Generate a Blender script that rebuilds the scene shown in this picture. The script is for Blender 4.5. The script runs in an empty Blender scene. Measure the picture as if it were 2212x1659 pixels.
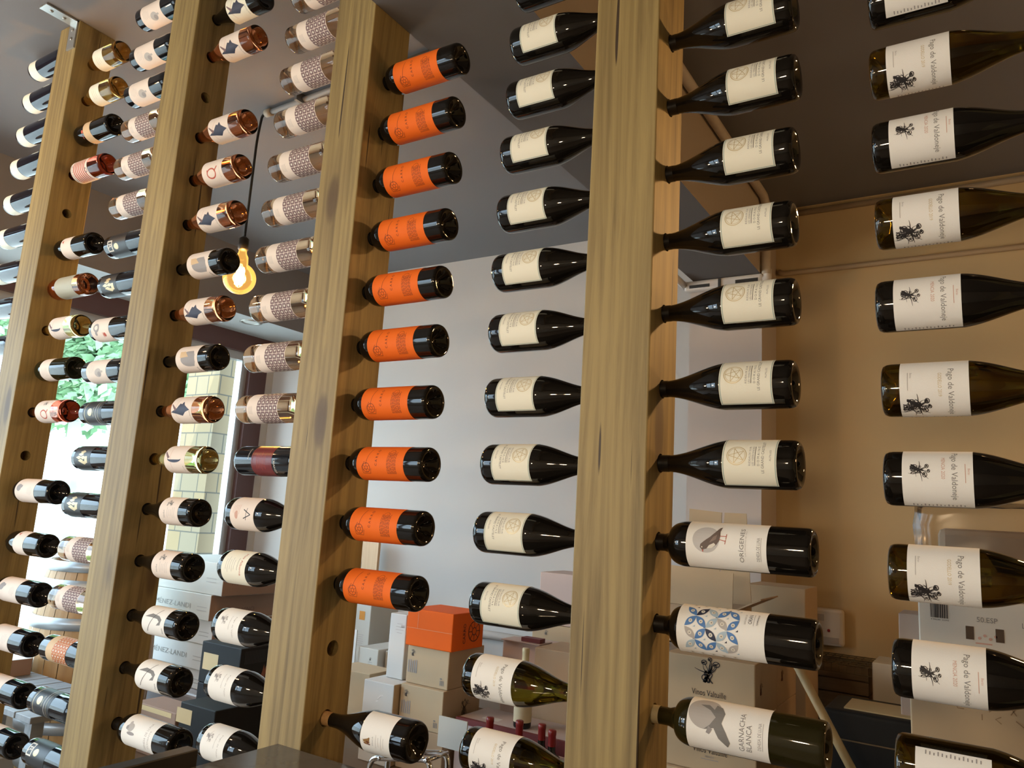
import bpy, bmesh, math, random
from mathutils import Matrix, Vector, noise
PI = math.pi
R0 = random.Random(7)
scene = bpy.context.scene
COL = scene.collection
ZO = 1.63                      # floor below the rack's reference height

# ------------------------------------------------------------------ materials
MATS = {}
def nodes_of(m):
    m.use_nodes = True
    return m.node_tree.nodes, m.node_tree.links
def mat(name, col, rough=.5, metal=0., trans=0., ior=1.45, spec=.5, coat=0., emit=None, estr=0., nscale=0., namt=0., bump=0., bscale=200.):
    if name in MATS: return MATS[name]
    m = bpy.data.materials.new(name); n, l = nodes_of(m)
    b = n['Principled BSDF']
    b.inputs['Base Color'].default_value = (*col, 1)
    b.inputs['Roughness'].default_value = rough
    b.inputs['Metallic'].default_value = metal
    b.inputs['Transmission Weight'].default_value = trans
    b.inputs['IOR'].default_value = ior
    b.inputs['Specular IOR Level'].default_value = spec
    b.inputs['Coat Weight'].default_value = coat
    if emit:
        b.inputs['Emission Color'].default_value = (*emit, 1); b.inputs['Emission Strength'].default_value = estr
    if namt:
        tc = n.new('ShaderNodeTexCoord'); nz = n.new('ShaderNodeTexNoise'); nz.inputs['Scale'].default_value = nscale; nz.inputs['Detail'].default_value = 5
        mx = n.new('ShaderNodeMix'); mx.data_type = 'RGBA'
        mx.inputs[6].default_value = (*[c*(1-namt) for c in col], 1); mx.inputs[7].default_value = (*[min(1, c*(1+namt)) for c in col], 1)
        l.new(tc.outputs['Object'], nz.inputs['Vector']); l.new(nz.outputs['Fac'], mx.inputs[0]); l.new(mx.outputs[2], b.inputs['Base Color'])
    if bump:
        tc = n.new('ShaderNodeTexCoord'); nz = n.new('ShaderNodeTexNoise'); nz.inputs['Scale'].default_value = bscale
        bp = n.new('ShaderNodeBump'); bp.inputs['Strength'].default_value = bump; bp.inputs['Distance'].default_value = .002
        l.new(tc.outputs['Object'], nz.inputs['Vector']); l.new(nz.outputs['Fac'], bp.inputs['Height']); l.new(bp.outputs['Normal'], b.inputs['Normal'])
    MATS[name] = m
    return m

def wood(name, c_light, c_dark, axis=2, scale=55., knot=(.12, .07, .03), rough=.6, knots=True, seed=0.):
    if name in MATS: return MATS[name]
    m = bpy.data.materials.new(name); n, l = nodes_of(m); b = n['Principled BSDF']; b.inputs['Roughness'].default_value = rough
    tc = n.new('ShaderNodeTexCoord')
    def mapped(s):
        mp = n.new('ShaderNodeMapping'); mp.inputs['Scale'].default_value = s; mp.inputs['Location'].default_value = (seed, seed*.7, seed*.3)
        l.new(tc.outputs['Object'], mp.inputs['Vector']); return mp.outputs['Vector']
    st = [scale]*3; st[axis] = scale*.035
    big = [6.]*3; big[axis] = .7
    dist = n.new('ShaderNodeTexNoise'); dist.inputs['Scale'].default_value = 1.; dist.inputs['Detail'].default_value = 3; l.new(mapped(big), dist.inputs['Vector'])
    vadd = n.new('ShaderNodeVectorMath'); vadd.operation = 'MULTIPLY_ADD'; vadd.inputs[1].default_value = (5, 5, 5)
    l.new(dist.outputs['Color'], vadd.inputs[0]); l.new(mapped(st), vadd.inputs[2])
    fine = n.new('ShaderNodeTexNoise'); fine.inputs['Scale'].default_value = 1.; fine.inputs['Detail'].default_value = 6; fine.inputs['Roughness'].default_value = .65; l.new(vadd.outputs[0], fine.inputs['Vector'])
    ring = [x*.45 for x in st]; wv = n.new('ShaderNodeTexWave'); wv.bands_direction = 'X' if axis != 0 else 'Y'; wv.inputs['Scale'].default_value = .55; wv.inputs['Distortion'].default_value = 7; wv.inputs['Detail'].default_value = 2
    l.new(mapped(ring), wv.inputs['Vector'])
    big2 = n.new('ShaderNodeTexNoise'); big2.inputs['Scale'].default_value = 1.; big2.inputs['Detail'].default_value = 2
    bs = [9.]*3; bs[axis] = 1.1; l.new(mapped(bs), big2.inputs['Vector'])
    mixf = n.new('ShaderNodeMath'); mixf.operation = 'MULTIPLY_ADD'; mixf.inputs[1].default_value = .12; l.new(wv.outputs['Fac'], mixf.inputs[0]); l.new(fine.outputs['Fac'], mixf.inputs[2])
    mix2 = n.new('ShaderNodeMath'); mix2.operation = 'MULTIPLY_ADD'; mix2.inputs[1].default_value = .55; l.new(big2.outputs['Fac'], mix2.inputs[0]); l.new(mixf.outputs[0], mix2.inputs[2])
    cr = n.new('ShaderNodeValToRGB'); cr.color_ramp.elements[0].position = .52; cr.color_ramp.elements[1].position = 1.12
    cr.color_ramp.elements[0].color = (*c_dark, 1); cr.color_ramp.elements[1].color = (*c_light, 1)
    l.new(mix2.outputs[0], cr.inputs[0]); out = cr.outputs[0]
    if knots:
        ks = [7.5]*3; ks[axis] = 2.3
        vo = n.new('ShaderNodeTexVoronoi'); vo.inputs['Scale'].default_value = 1.
        kd = n.new('ShaderNodeVectorMath'); kd.operation = 'MULTIPLY_ADD'; kd.inputs[1].default_value = (.25, .25, .25); l.new(dist.outputs['Color'], kd.inputs[0]); l.new(mapped(ks), kd.inputs[2]); l.new(kd.outputs[0], vo.inputs['Vector'])
        kr = n.new('ShaderNodeValToRGB'); e = kr.color_ramp.elements; e[0].position = .07; e[1].position = .36
        e[0].color = (.9, .9, .9, 1); e[1].color = (0, 0, 0, 1); q = e.new(.13); q.color = (.75, .75, .75, 1); q = e.new(.18); q.color = (.22, .22, .22, 1)
        l.new(vo.outputs['Distance'], kr.inputs[0])
        mx = n.new('ShaderNodeMix'); mx.data_type = 'RGBA'; mx.inputs[7].default_value = (*knot, 1)
        l.new(kr.outputs[0], mx.inputs[0]); l.new(out, mx.inputs[6]); out = mx.outputs[2]
    if knots:
        cs = [70.]*3; cs[axis] = 2.2; cn = n.new('ShaderNodeTexNoise'); cn.inputs['Scale'].default_value = 1.; cn.inputs['Detail'].default_value = 0; l.new(mapped(cs), cn.inputs['Vector'])
        cc = n.new('ShaderNodeValToRGB'); cc.color_ramp.elements[0].position = .785; cc.color_ramp.elements[1].position = .80; l.new(cn.outputs['Fac'], cc.inputs[0])
        m3 = n.new('ShaderNodeMix'); m3.data_type = 'RGBA'; m3.inputs[7].default_value = (.05, .03, .015, 1); l.new(cc.outputs[0], m3.inputs[0]); l.new(out, m3.inputs[6]); out = m3.outputs[2]
    l.new(out, b.inputs['Base Color'])
    bp = n.new('ShaderNodeBump'); bp.inputs['Strength'].default_value = .2; bp.inputs['Distance'].default_value = .0015; l.new(mixf.outputs[0], bp.inputs['Height']); l.new(bp.outputs['Normal'], b.inputs['Normal'])
    MATS[name] = m
    return m

def thin_glass(name, tint=(1, 1, 1), gl=.08, rough=.03):
    if name in MATS: return MATS[name]
    m = bpy.data.materials.new(name); n, l = nodes_of(m); n.remove(n['Principled BSDF'])
    t = n.new('ShaderNodeBsdfTransparent'); t.inputs[0].default_value = (*tint, 1); g = n.new('ShaderNodeBsdfGlossy'); g.inputs['Roughness'].default_value = rough
    lw = n.new('ShaderNodeLayerWeight'); lw.inputs[0].default_value = gl
    mx = n.new('ShaderNodeMixShader'); l.new(lw.outputs['Fresnel'], mx.inputs[0]); l.new(t.outputs[0], mx.inputs[1]); l.new(g.outputs[0], mx.inputs[2]); l.new(mx.outputs[0], n['Material Output'].inputs[0])
    MATS[name] = m
    return m

DARK = mat('dark_bottle_glass', (.006, .005, .004), .04, spec=.5)
BLUEDARK = mat('black_bottle_glass', (.006, .007, .010), .05)
OLIVE = mat('olive_bottle_glass', (.12, .078, .006), .03, trans=1., ior=1.42)
ROSE = mat('rose_wine_glass', (.80, .30, .13), .03, trans=1., ior=1.40)
PALE = mat('pale_rose_wine_glass', (.88, .60, .36), .03, trans=1., ior=1.38)
WHITEW = mat('white_wine_glass', (.80, .68, .30), .03, trans=1., ior=1.38)
GOLDW = mat('golden_wine_glass', (.80, .50, .14), .03, trans=1., ior=1.38)
RED = mat('red_rose_glass', (.62, .12, .07), .03, trans=1., ior=1.38)
AMBER = mat('yellow_green_glass', (.62, .48, .06), .03, trans=1., ior=1.38)
FOIL = mat('black_foil', (.008, .007, .007), .35)
CORKC = mat('beige_capsule', (.52, .43, .26), .45)
CORK = mat('natural_cork', (.42, .24, .10), .8, nscale=300, namt=.3)
REDFOIL = mat('red_foil', (.18, .012, .012), .3)
CREAM = mat('cream_label_paper', (.86, .83, .70), .75, bump=.15, bscale=900)
WHITE = mat('white_label_paper', (.88, .86, .82), .75, bump=.15, bscale=900)
PINKP = mat('pinkish_label_paper', (.82, .71, .63), .75)
ORANGE = mat('orange_label_paper', (.86, .16, .016), .65, spec=.2, bump=.12, bscale=900)
TANP = mat('tan_label_paper', (.66, .47, .28), .7)
REDP = mat('dark_red_label_paper', (.16, .012, .014), .35)
BLACKP = mat('matt_black_label_paper', (.022, .022, .024), .45)
GOLDI = mat('gold_ink', (.62, .44, .12), .3, metal=.6)
PALEGOLD = mat('pale_gold_ink', (.62, .50, .28), .4, metal=.2)
GREYI = mat('grey_ink', (.22, .21, .20), .7)
LGREYI = mat('light_grey_ink', (.47, .44, .42), .7)
MIDI = mat('mid_grey_ink', (.33, .31, .31), .7)
BLACKI = mat('black_ink', (.025, .022, .024), .6)
BROWNI = mat('brown_ink', (.13, .025, .006), .7)
TEALI = mat('teal_border_ink', (.36, .46, .42), .7)
REDI = mat('red_ink', (.50, .10, .06), .7)
PINKI = mat('pink_ink', (.62, .36, .28), .7)
MAUVEI = mat('mauve_ink', (.20, .125, .13), .7)
NAVYI = mat('navy_ink', (.03, .035, .07), .6)
BLUEI = mat('blue_ink', (.09, .22, .50), .6)
LBLUEI = mat('light_blue_ink', (.42, .53, .62), .6)
OFFW = mat('off_white_ink', (.74, .70, .62), .6)
ORANGI = mat('rust_ink', (.52, .16, .05), .6)

# ------------------------------------------------------------------ artwork (flat 2-D drawings that get wrapped on bottles or laid on cartons)
class Art:
    def __init__(s): s.d = []                       # (material, layer, verts, faces)
    def poly(s, pts, m, k=1): s.d.append((m, k, [tuple(p) for p in pts], [tuple(range(len(pts)))])); return s
    def rect(s, x0, y0, x1, y1, m, k=1): return s.poly([(x0, y0), (x1, y0), (x1, y1), (x0, y1)], m, k)
    def ell(s, cx, cy, rx, ry, m, k=1, n=28): return s.poly([(cx+rx*math.cos(2*PI*i/n), cy+ry*math.sin(2*PI*i/n)) for i in range(n)], m, k)
    def ring(s, cx, cy, rx, ry, w, m, k=1, n=36, a0=0, a1=2*PI):
        v = []; f = []
        for i in range(n+1):
            a = a0+(a1-a0)*i/n; v += [(cx+rx*math.cos(a), cy+ry*math.sin(a)), (cx+(rx-w)*math.cos(a), cy+(ry-w)*math.sin(a))]
        for i in range(n): f.append((2*i, 2*i+2, 2*i+3, 2*i+1))
        s.d.append((m, k, v, f)); return s
    def stroke(s, pts, w, m, k=1, w1=None):
        w1 = w if w1 is None else w1; v = []; f = []; N = len(pts)
        for i, p in enumerate(pts):
            a = pts[max(0, i-1)]; b = pts[min(N-1, i+1)]; dx, dy = b[0]-a[0], b[1]-a[1]; L = math.hypot(dx, dy) or 1
            ww = (w+(w1-w)*i/(N-1))/2; v += [(p[0]-dy/L*ww, p[1]+dx/L*ww), (p[0]+dy/L*ww, p[1]-dx/L*ww)]
        for i in range(N-1): f.append((2*i, 2*i+1, 2*i+3, 2*i+2))
        s.d.append((m, k, v, f)); return s
    def text(s, body, cx, cy, w, h, m, k=1, rot=0):
        v, f = text_shape(body); xs = [p[0] for p in v]; ys = [p[1] for p in v]
        x0, x1, y0, y1 = min(xs), max(xs), min(ys), max(ys); o = []
        for x, y in v:
            a = (x-(x0+x1)/2)/(x1-x0)*w; b = (y-(y0+y1)/2)/(y1-y0)*h
            c, sn = math.cos(rot), math.sin(rot); o.append((cx+a*c-b*sn, cy+a*sn+b*c))
        s.d.append((m, k, o, f)); return s
TXT = {}
def text_shape(body):
    if body in TXT: return TXT[body]
    cu = bpy.data.curves.new('t', 'FONT'); cu.body = body; cu.size = 1; cu.resolution_u = 2
    o = bpy.data.objects.new('t', cu); COL.objects.link(o); dg = bpy.context.evaluated_depsgraph_get(); dg.update()
    me = bpy.data.meshes.new_from_object(o.evaluated_get(dg))
    r = ([(v.co.x, v.co.y) for v in me.vertices], [tuple(p.vertices) for p in me.polygons])
    bpy.data.objects.remove(o); bpy.data.curves.remove(cu); bpy.data.meshes.remove(me); TXT[body] = r
    return r

def art_mesh(name, items, place, step=.005):
    """items: [(material, layer, verts, faces)] -> one mesh, mapped through place(u, v, layer)"""
    bm = bmesh.new(); ms = []; lay = bm.verts.layers.float.new('k')
    for m, k, v, f in items:
        if m not in ms: ms.append(m)
        idx = ms.index(m); vs = []
        for p in v:
            q = bm.verts.new((p[0], p[1], 0)); q[lay] = k; vs.append(q)
        for t in f:
            try:
                fc = bm.faces.new([vs[i] for i in t]); fc.material_index = idx
            except ValueError: pass
    bm.normal_update()
    for fc in bm.faces:
        if fc.normal.z < 0: fc.normal_flip()
    if step:
        bmesh.ops.triangulate(bm, faces=[f for f in bm.faces if len(f.verts) > 4])
        us = [v.co.x for v in bm.verts]; u = math.floor(min(us)/step)*step+step
        while u < max(us):
            bmesh.ops.bisect_plane(bm, geom=bm.verts[:]+bm.edges[:]+bm.faces[:], plane_co=(u, 0, 0), plane_no=(1, 0, 0), dist=1e-7); u += step
    lay = bm.verts.layers.float['k']
    for v in bm.verts: v.co = place(v.co.x, v.co.y, v[lay])
    me = bpy.data.meshes.new(name); bm.to_mesh(me); bm.free()
    for m in ms: me.materials.append(m)
    return me

def glowing_glass(name, tint, col, strength):
    m = thin_glass(name, tint, .25); n, l = m.node_tree.nodes, m.node_tree.links; out = n['Material Output']; src = out.inputs[0].links[0].from_socket
    e = n.new('ShaderNodeEmission'); e.inputs[0].default_value = (*col, 1); e.inputs[1].default_value = strength; a = n.new('ShaderNodeAddShader'); l.new(src, a.inputs[0]); l.new(e.outputs[0], a.inputs[1]); l.new(a.outputs[0], out.inputs[0])
    return m
def wrap(r):
    def f(u, v, k):
        rr = r+.00035+.00016*k; a = -PI/2+u/r
        return Vector((rr*math.cos(a), rr*math.sin(a), v))
    return f
def lines(A, cx, y0, y1, n, w, m, t=.0009, rnd=None, k=1):
    for i in range(n):
        y = y0+(y1-y0)*i/max(1, n-1); ww = w*(rnd.uniform(.55, 1) if rnd else 1)
        A.rect(cx-ww/2, y-t/2, cx+ww/2, y+t/2, m, k)
def plant(A, cx, cy, s, m, seed, k=1):
    """pen drawing of an old vine: gnarled stock, arms, leaves and tendrils"""
    r = random.Random(seed)
    for i in range(8):                                             # twisted stock
        x0 = r.uniform(-.38, .30); x1 = r.uniform(-.16, .16); w = r.uniform(-.18, .18)
        A.stroke([(cx+s*(x0+(x1-x0)*t/6+w*math.sin(PI*t/3)*.6), cy+s*(-.42+.62*t/6)) for t in range(7)], s*r.uniform(.05, .11), m, k, s*.04)
    A.ring(cx-.18*s, cy-.18*s, s*.24, s*.20, s*.05, m, k, 16, .4, 5.4); A.ell(cx-.16*s, cy-.20*s, s*.10, s*.08, m, k, 10)
    for i in range(7):                                             # arms and roots
        a = r.choice((-.2, .25, .6, 1.1, 1.7, 2.3, 2.8, 3.3))+r.uniform(-.2, .2); L = s*r.uniform(.5, .95); b = r.uniform(-1.2, 1.2)
        A.stroke([(cx+math.cos(a+b*t/6)*L*t/6, cy+s*.1+math.sin(a+b*t/6)*L*t/6) for t in range(7)], s*.075, m, k, s*.02)
    for x, y, q in ((.36, .52, .20), (-.28, .62, .17), (.04, .78, .13)):  # leaves: outline, midrib, shading
        x += r.uniform(-.08, .08); y += r.uniform(-.06, .06); c = (cx+x*s, cy+y*s)
        A.ring(c[0], c[1], s*q, s*q*.8, s*.045, m, k, 16); A.stroke([(c[0]-s*q*.8, c[1]-s*q*.3), (c[0]+s*q*.7, c[1]+s*q*.4)], s*.04, m, k); A.ell(c[0]-s*q*.3, c[1]-s*q*.1, s*q*.35, s*q*.3, m, k, 9)
        A.stroke([(cx, cy+.1*s), ((cx+c[0])/2+.05*s, (cy+c[1])/2), c], s*.05, m, k, s*.025)
# ------------------------------------------------------------------ mesh helpers
def obj(name, me, m=None, parent=None):
    o = bpy.data.objects.new(name, me); COL.objects.link(o)
    if m is not None: me.materials.append(m)
    if parent is not None: o.parent = parent
    return o
def lathe(prof, n=40, name='m'):
    bm = bmesh.new(); rings = []
    for z, r in prof:
        if r < 1e-6: rings.append([bm.verts.new((0, 0, z))])
        else: rings.append([bm.verts.new((r*math.cos(2*PI*i/n), r*math.sin(2*PI*i/n), z)) for i in range(n)])
    for a, b in zip(rings, rings[1:]):
        for i in range(n):
            j = (i+1) % n
            if len(a) == 1 and len(b) == 1: continue
            if len(a) == 1: bm.faces.new((a[0], b[j], b[i]))
            elif len(b) == 1: bm.faces.new((a[i], a[j], b[0]))
            else: bm.faces.new((a[i], a[j], b[j], b[i]))
    bm.normal_update(); bmesh.ops.recalc_face_normals(bm, faces=bm.faces[:])
    me = bpy.data.meshes.new(name); bm.to_mesh(me); bm.free()
    for p in me.polygons: p.use_smooth = True
    return me
def bm_box(bm, x0, x1, y0, y1, z0, z1, M=None):
    v = [bm.verts.new((x, y, z)) for z in (z0, z1) for x, y in ((x0, y0), (x1, y0), (x1, y1), (x0, y1))]
    if M:
        for q in v: q.co = M @ q.co
    for f in ((0, 3, 2, 1), (4, 5, 6, 7), (0, 1, 5, 4), (1, 2, 6, 5), (2, 3, 7, 6), (3, 0, 4, 7)): bm.faces.new([v[i] for i in f])
def mesh_from(bm, name='m', bevel=0., seg=2):
    if bevel: bmesh.ops.bevel(bm, geom=bm.edges[:]+bm.verts[:], offset=bevel, segments=seg, profile=.5, affect='EDGES')
    me = bpy.data.meshes.new(name); bm.to_mesh(me); bm.free(); return me
def box(name, x0, x1, y0, y1, z0, z1, m, parent=None, bevel=0.):
    bm = bmesh.new(); bm_box(bm, x0, x1, y0, y1, z0, z1); return obj(name, mesh_from(bm, name, bevel), m, parent)
def tube_mesh(pts, r, n=12, name='tube', cap=True):
    bm = bmesh.new(); pts = [Vector(p) for p in pts]; rings = []; up = Vector((.13, .37, .92)).normalized()
    for i, p in enumerate(pts):
        t = (pts[min(i+1, len(pts)-1)]-pts[max(i-1, 0)]).normalized(); a = t.cross(up).normalized() if abs(t.dot(up)) < .98 else t.cross(Vector((1, 0, 0))).normalized(); b = t.cross(a)
        rr = r[i] if isinstance(r, (list, tuple)) else r
        rings.append([bm.verts.new(p+(a*math.cos(2*PI*k/n)+b*math.sin(2*PI*k/n))*rr) for k in range(n)])
    for A, B in zip(rings, rings[1:]):
        for k in range(n): bm.faces.new((A[k], A[(k+1) % n], B[(k+1) % n], B[k]))
    if cap: bm.faces.new(rings[0]); bm.faces.new(rings[-1])
    bmesh.ops.recalc_face_normals(bm, faces=bm.faces[:])
    me = bpy.data.meshes.new(name); bm.to_mesh(me); bm.free()
    for p in me.polygons: p.use_smooth = True
    return me
def bend(pts, r=.04, n=5):
    """round the corners of a polyline"""
    pts = [Vector(p) for p in pts]; o = [pts[0]]
    for a, b, c in zip(pts, pts[1:], pts[2:]):
        d0 = (a-b); d1 = (c-b); k = min(r, d0.length*.45, d1.length*.45); p0 = b+d0.normalized()*k; p1 = b+d1.normalized()*k
        for i in range(n+1):
            t = i/n; o.append(p0*(1-t)**2+b*2*t*(1-t)+p1*t*t)
    o.append(pts[-1]); return o
def thing(name, label, cat, loc=(0, 0, 0), group=None):
    o = bpy.data.objects.new(name, None); COL.objects.link(o); o.location = loc; o.empty_display_size = .05
    return tag(o, label, cat, group)
def tag(o, label, cat, group=None):
    o['label'] = label; o['category'] = cat
    if group: o['group'] = group
    return o
def struct(o): o['kind'] = 'structure'; return o

# ------------------------------------------------------------------ bottle types
def prof_burg(r=.041, L=.297, nk=.0150):
    p = [(.022, 0), (.019, .010), (.010, .020), (.003, r*.72), (0, r*.84), (.002, r*.93), (.007, r*.985), (.013, r), (.118, r)]
    for i in range(1, 15):
        t = i/14; s = t*t*(3-2*t); p.append((.118+.100*t, r+(nk-r)*(s*.62+.38*t)))
    p += [(L-.065, nk-.0006), (L-.02, nk-.001), (L-.018, nk+.0005), (L-.004, nk+.0005), (L, nk-.002), (L, 0)]
    return p
def prof_bord(r=.0375, L=.300, body=.190, nk=.0143):
    p = [(.024, 0), (.021, .010), (.010, .019), (.003, r*.72), (0, r*.85), (.0015, r*.94), (.005, r*.985), (.010, r), (body, r)]
    for i in range(1, 11):
        a = PI/2*i/10; p.append((body+.034*math.sin(a)*.9, nk+.006+(r-nk-.006)*math.cos(a)))
    p += [(body+.036, nk+.003), (body+.044, nk), (L-.02, nk-.0004), (L-.018, nk+.0006), (L-.003, nk+.0006), (L, nk-.002), (L, 0)]
    return p
def capsule_mesh(prof, z0, name='capsule'):
    q = [(z, r) for z, r in prof if z > z0]; r0 = q[0][1]
    return lathe([(z0, r0+.0007)]+[(z, r+.0007 if r > 0 else 0) for z, r in q[:-1]]+[(prof[-1][0]+.0008, 0)], 28, name)

TYPES = {}
def btype(key, prof, glass, cap=None, cap_from=None, labels=()):
    """labels: (z0, z1, width, paper, Art|None, r)  u = 0 in the middle, v = 0 at z0"""
    r = max(p[1] for p in prof); parts = [('glass_body', lathe(prof, 48, 'glass_body'), glass, [])]
    if cap: parts.append(('capsule', capsule_mesh(prof, cap_from), cap, []))
    for z0, z1, w, paper, A in labels:
        w = min(w, 2*PI*r*.985)
        base = Art().rect(-w/2, z0, w/2, z1, paper, 0)
        lm = art_mesh('label', base.d, wrap(r)); lm.polygons.foreach_set('use_smooth', [True]*len(lm.polygons))
        subs = []
        if A and A.d:
            it = [(m, k, [(x, y+z0) for x, y in v], f) for m, k, v, f in A.d]
            lim = w/2
            it = [i for i in it if max(abs(p[0]) for p in i[2]) < lim+.002]
            subs.append(('label_print', art_mesh('label_print', it, wrap(r))))
        parts.append(('label', lm, None, subs))
    for nm, me, m, subs in parts:
        if m is not None: me.materials.append(m)
    TYPES[key] = parts

def bottle(key, loc, axis, roll, label, group=None):
    """axis: 'R' neck to +x, 'L' neck to -x, 'U' upright, or a Matrix"""
    root = thing('wine_bottle', label, 'bottle', (0, 0, 0), group)
    rot = {'R': Matrix.Rotation(PI/2, 4, 'Y'), 'L': Matrix.Rotation(-PI/2, 4, 'Y'), 'U': Matrix.Identity(4)}.get(axis, axis) if isinstance(axis, str) else axis
    if axis in ('R', 'L') if isinstance(axis, str) else False: rot = Matrix.Rotation(math.radians(-roll), 4, 'X') @ rot
    elif axis == 'U': rot = Matrix.Rotation(math.radians(roll), 4, 'Z')
    root.matrix_world = Matrix.Translation(loc) @ rot
    for nm, me, m, subs in TYPES[key]:
        o = bpy.data.objects.new(nm, me); COL.objects.link(o); o.parent = root
        for sn, sm in subs:
            q = bpy.data.objects.new(sn, sm); COL.objects.link(q); q.parent = o
    return root

BURG = prof_burg(); BURG2 = prof_burg(.0375, .297, .0145); BORD = prof_bord(); TALL = prof_bord(.0385, .318, .205)
# cream estate label with gold star emblem
A = Art(); W = .112; H = .088
for x0, y0, x1, y1 in ((-W/2, .0012, W/2, .0026), (-W/2, H-.0026, W/2, H-.0012), (-W/2+.0012, .0012, -W/2+.0026, H-.0012), (W/2-.0026, .0012, W/2-.0012, H-.0012)): A.rect(x0, y0, x1, y1, TEALI)
A.ring(0, .064, .0165, .0165, .0012, PALEGOLD); A.ring(0, .064, .0138, .0138, .0006, PALEGOLD)
st = [(.0135*math.cos(PI/2+i*4*PI/5), .064+.0135*math.sin(PI/2+i*4*PI/5)) for i in range(6)]
A.stroke(st[:2], .0009, PALEGOLD); [A.stroke([st[i], st[i+1]], .0009, PALEGOLD) for i in range(1, 5)]
A.text('RIDEAUX SUR', 0, .0425, .034, .0032, MIDI); A.text('LES VERRONDES', 0, .0372, .034, .0032, MIDI); A.rect(-.017, .0334, .017, .0342, BLACKI)
A.text('D O M A I N E', 0, .0285, .034, .0036, GREYI); A.text('LE GRAND CASTELET', 0, .0218, .058, .0042, GREYI); A.text('ALPILLES', 0, .010, .019, .0028, MIDI)
btype('estate', BURG, DARK, FOIL, .222, [(.030, .118, W, CREAM, A)])
# orange cart label
A = Art(); A.text('C A R R O', .012, .078, .040, .0062, BROWNI)
A.ring(-.012, .107, .011, .011, .0011, BROWNI); A.ring(-.012, .107, .0045, .0045, .0010, BROWNI)
for i in range(6): A.stroke([(-.012+.004*math.cos(i*PI/3), .107+.004*math.sin(i*PI/3)), (-.012+.0105*math.cos(i*PI/3), .107+.0105*math.sin(i*PI/3))], .0007, BROWNI)
A.stroke([(-.025, .118), (-.026, .097), (-.014, .093)], .001, BROWNI); A.stroke([(-.004, .108), (.014, .104), (.034, .098)], .0009, BROWNI); A.stroke([(-.025, .118), (-.010, .120), (.002, .112)], .0009, BROWNI)
rr = random.Random(3)
for j in range(9):
    y = .046-j*.0030; x = -.026
    while x < .022:
        w = rr.uniform(.003, .008); A.rect(x, y, min(x+w, .024), y+.0011, BROWNI); x += w+.0014
A.ring(.022, .036, .008, .008, .0007, BROWNI)
btype('orange', BORD, DARK, FOIL, .232, [(.048, .184, .17, ORANGE, A)])
# tile-pattern label on clear pale wine
def tiles(m, nx=7, ny=5, p=.0150, y0=.008, paper=OFFW):
    A = Art()
    for i in range(nx):
        for j in range(ny):
            x = (i-(nx-1)/2)*p; y = y0+p*.5+j*p
            A.rect(x-p*.46, y-p*.46, x+p*.46, y+p*.46, m, 1); A.ell(x, y, p*.20, p*.20, paper, 2, 8); A.poly([(x-p*.46, y+p*.30), (x-p*.30, y+p*.46), (x-p*.46, y+p*.46)], paper, 2); A.poly([(x+p*.46, y-p*.30), (x+p*.30, y-p*.46), (x+p*.46, y-p*.46)], paper, 2)
    return A
A = tiles(MAUVEI); A.text('ROSADO', 0, .104, .022, .003, LGREYI); lines(A, 0, .094, .098, 2, .02, LGREYI, .0007)
# pattern towards the neck, plain band towards the base
A2 = Art(); A2.d = [(m, k, [(x, y+.030) for x, y in v], f) for m, k, v, f in tiles(MAUVEI).d]; lines(A2, .004, .008, .020, 4, .022, LGREYI, .0009, random.Random(5))
btype('tiles', prof_bord(.0375, .31, .20), PALE, CORKC, .25, [(.050, .164, .118, PINKP, A2)])
A3 = Art(); A3.d = [(m, k, [(x, y+.026) for x, y in v], f) for m, k, v, f in tiles(ORANGI, 6, 5).d]
btype('tiles_rust', prof_bord(.0375, .31, .20), BLUEDARK, FOIL, .25, [(.045, .150, .118, TANP, A3)])
# rosé with dark bird
A = Art(); A.poly([(1.35*x-.002, 1.15*y-.008) for x, y in [(-.004, .085), (.004, .062), (.014, .052), (.012, .046), (.018, .040), (.010, .034), (.004, .022), (0, .014), (-.004, .030), (-.012, .042), (-.008, .060)]], NAVYI)
A.poly([(-.004, .072), (.012, .086), (.016, .086), (.001, .064)], MAUVEI); A.stroke([(-.03, .062), (-.005, .074), (.03, .060)], .0009, PINKI); A.text('Gran Feudo', -.018, .009, .03, .004, GREYI)
btype('bird', BURG2, ROSE, FOIL, .235, [(.048, .138, .115, PINKP, A)])
btype('bird_dark', BURG2, DARK, FOIL, .235, [(.048, .138, .115, CREAM, A)])
A = Art(); A.ring(0, .048, .016, .020, .0042, REDI); A.stroke([(.004, .034), (.018, .022)], .004, REDI); A.rect(-.002, .064, .012, .067, REDI); A.text('ROSADO', -.002, .012, .03, .003, LGREYI)
btype('letter', BURG2, ROSE, FOIL, .235, [(.048, .138, .115, PINKP, A)])
A = Art(); A.poly([(-.022, .020)]+[(-.022+.044*(.5-.5*math.cos(PI*i/12)), .040+.034*math.sin(PI*i/12)) for i in range(13)]+[(.022, .020), (.010, .012), (-.010, .012)], MIDI)
A.poly([(.006, .040), (.022, .056), (.022, .078), (.004, .076)], TANP, 2); A.text('KALEA', -.034, .012, .018, .005, BLACKI)
btype('arch', BURG2, DARK, FOIL, .235, [(.048, .145, .120, PINKP, A)])
A = Art(); A.poly([(.010*math.cos(a)+.010*(1-abs(math.sin(a)))*0, .046+.030*math.sin(a)) for a in [PI*.5+PI*i/14 for i in range(15)]]+[(-.002, .046+.022*math.sin(a)) for a in [PI*1.5-PI*i/10 for i in range(11)]], NAVYI)
A.poly([(.0, .074), (.016, .088), (.020, .086), (.004, .066)], MAUVEI); A.stroke([(-.03, .060), (.03, .066)], .0009, PINKI); A.text('Luna', -.028, .012, .018, .004, GREYI)
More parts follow.
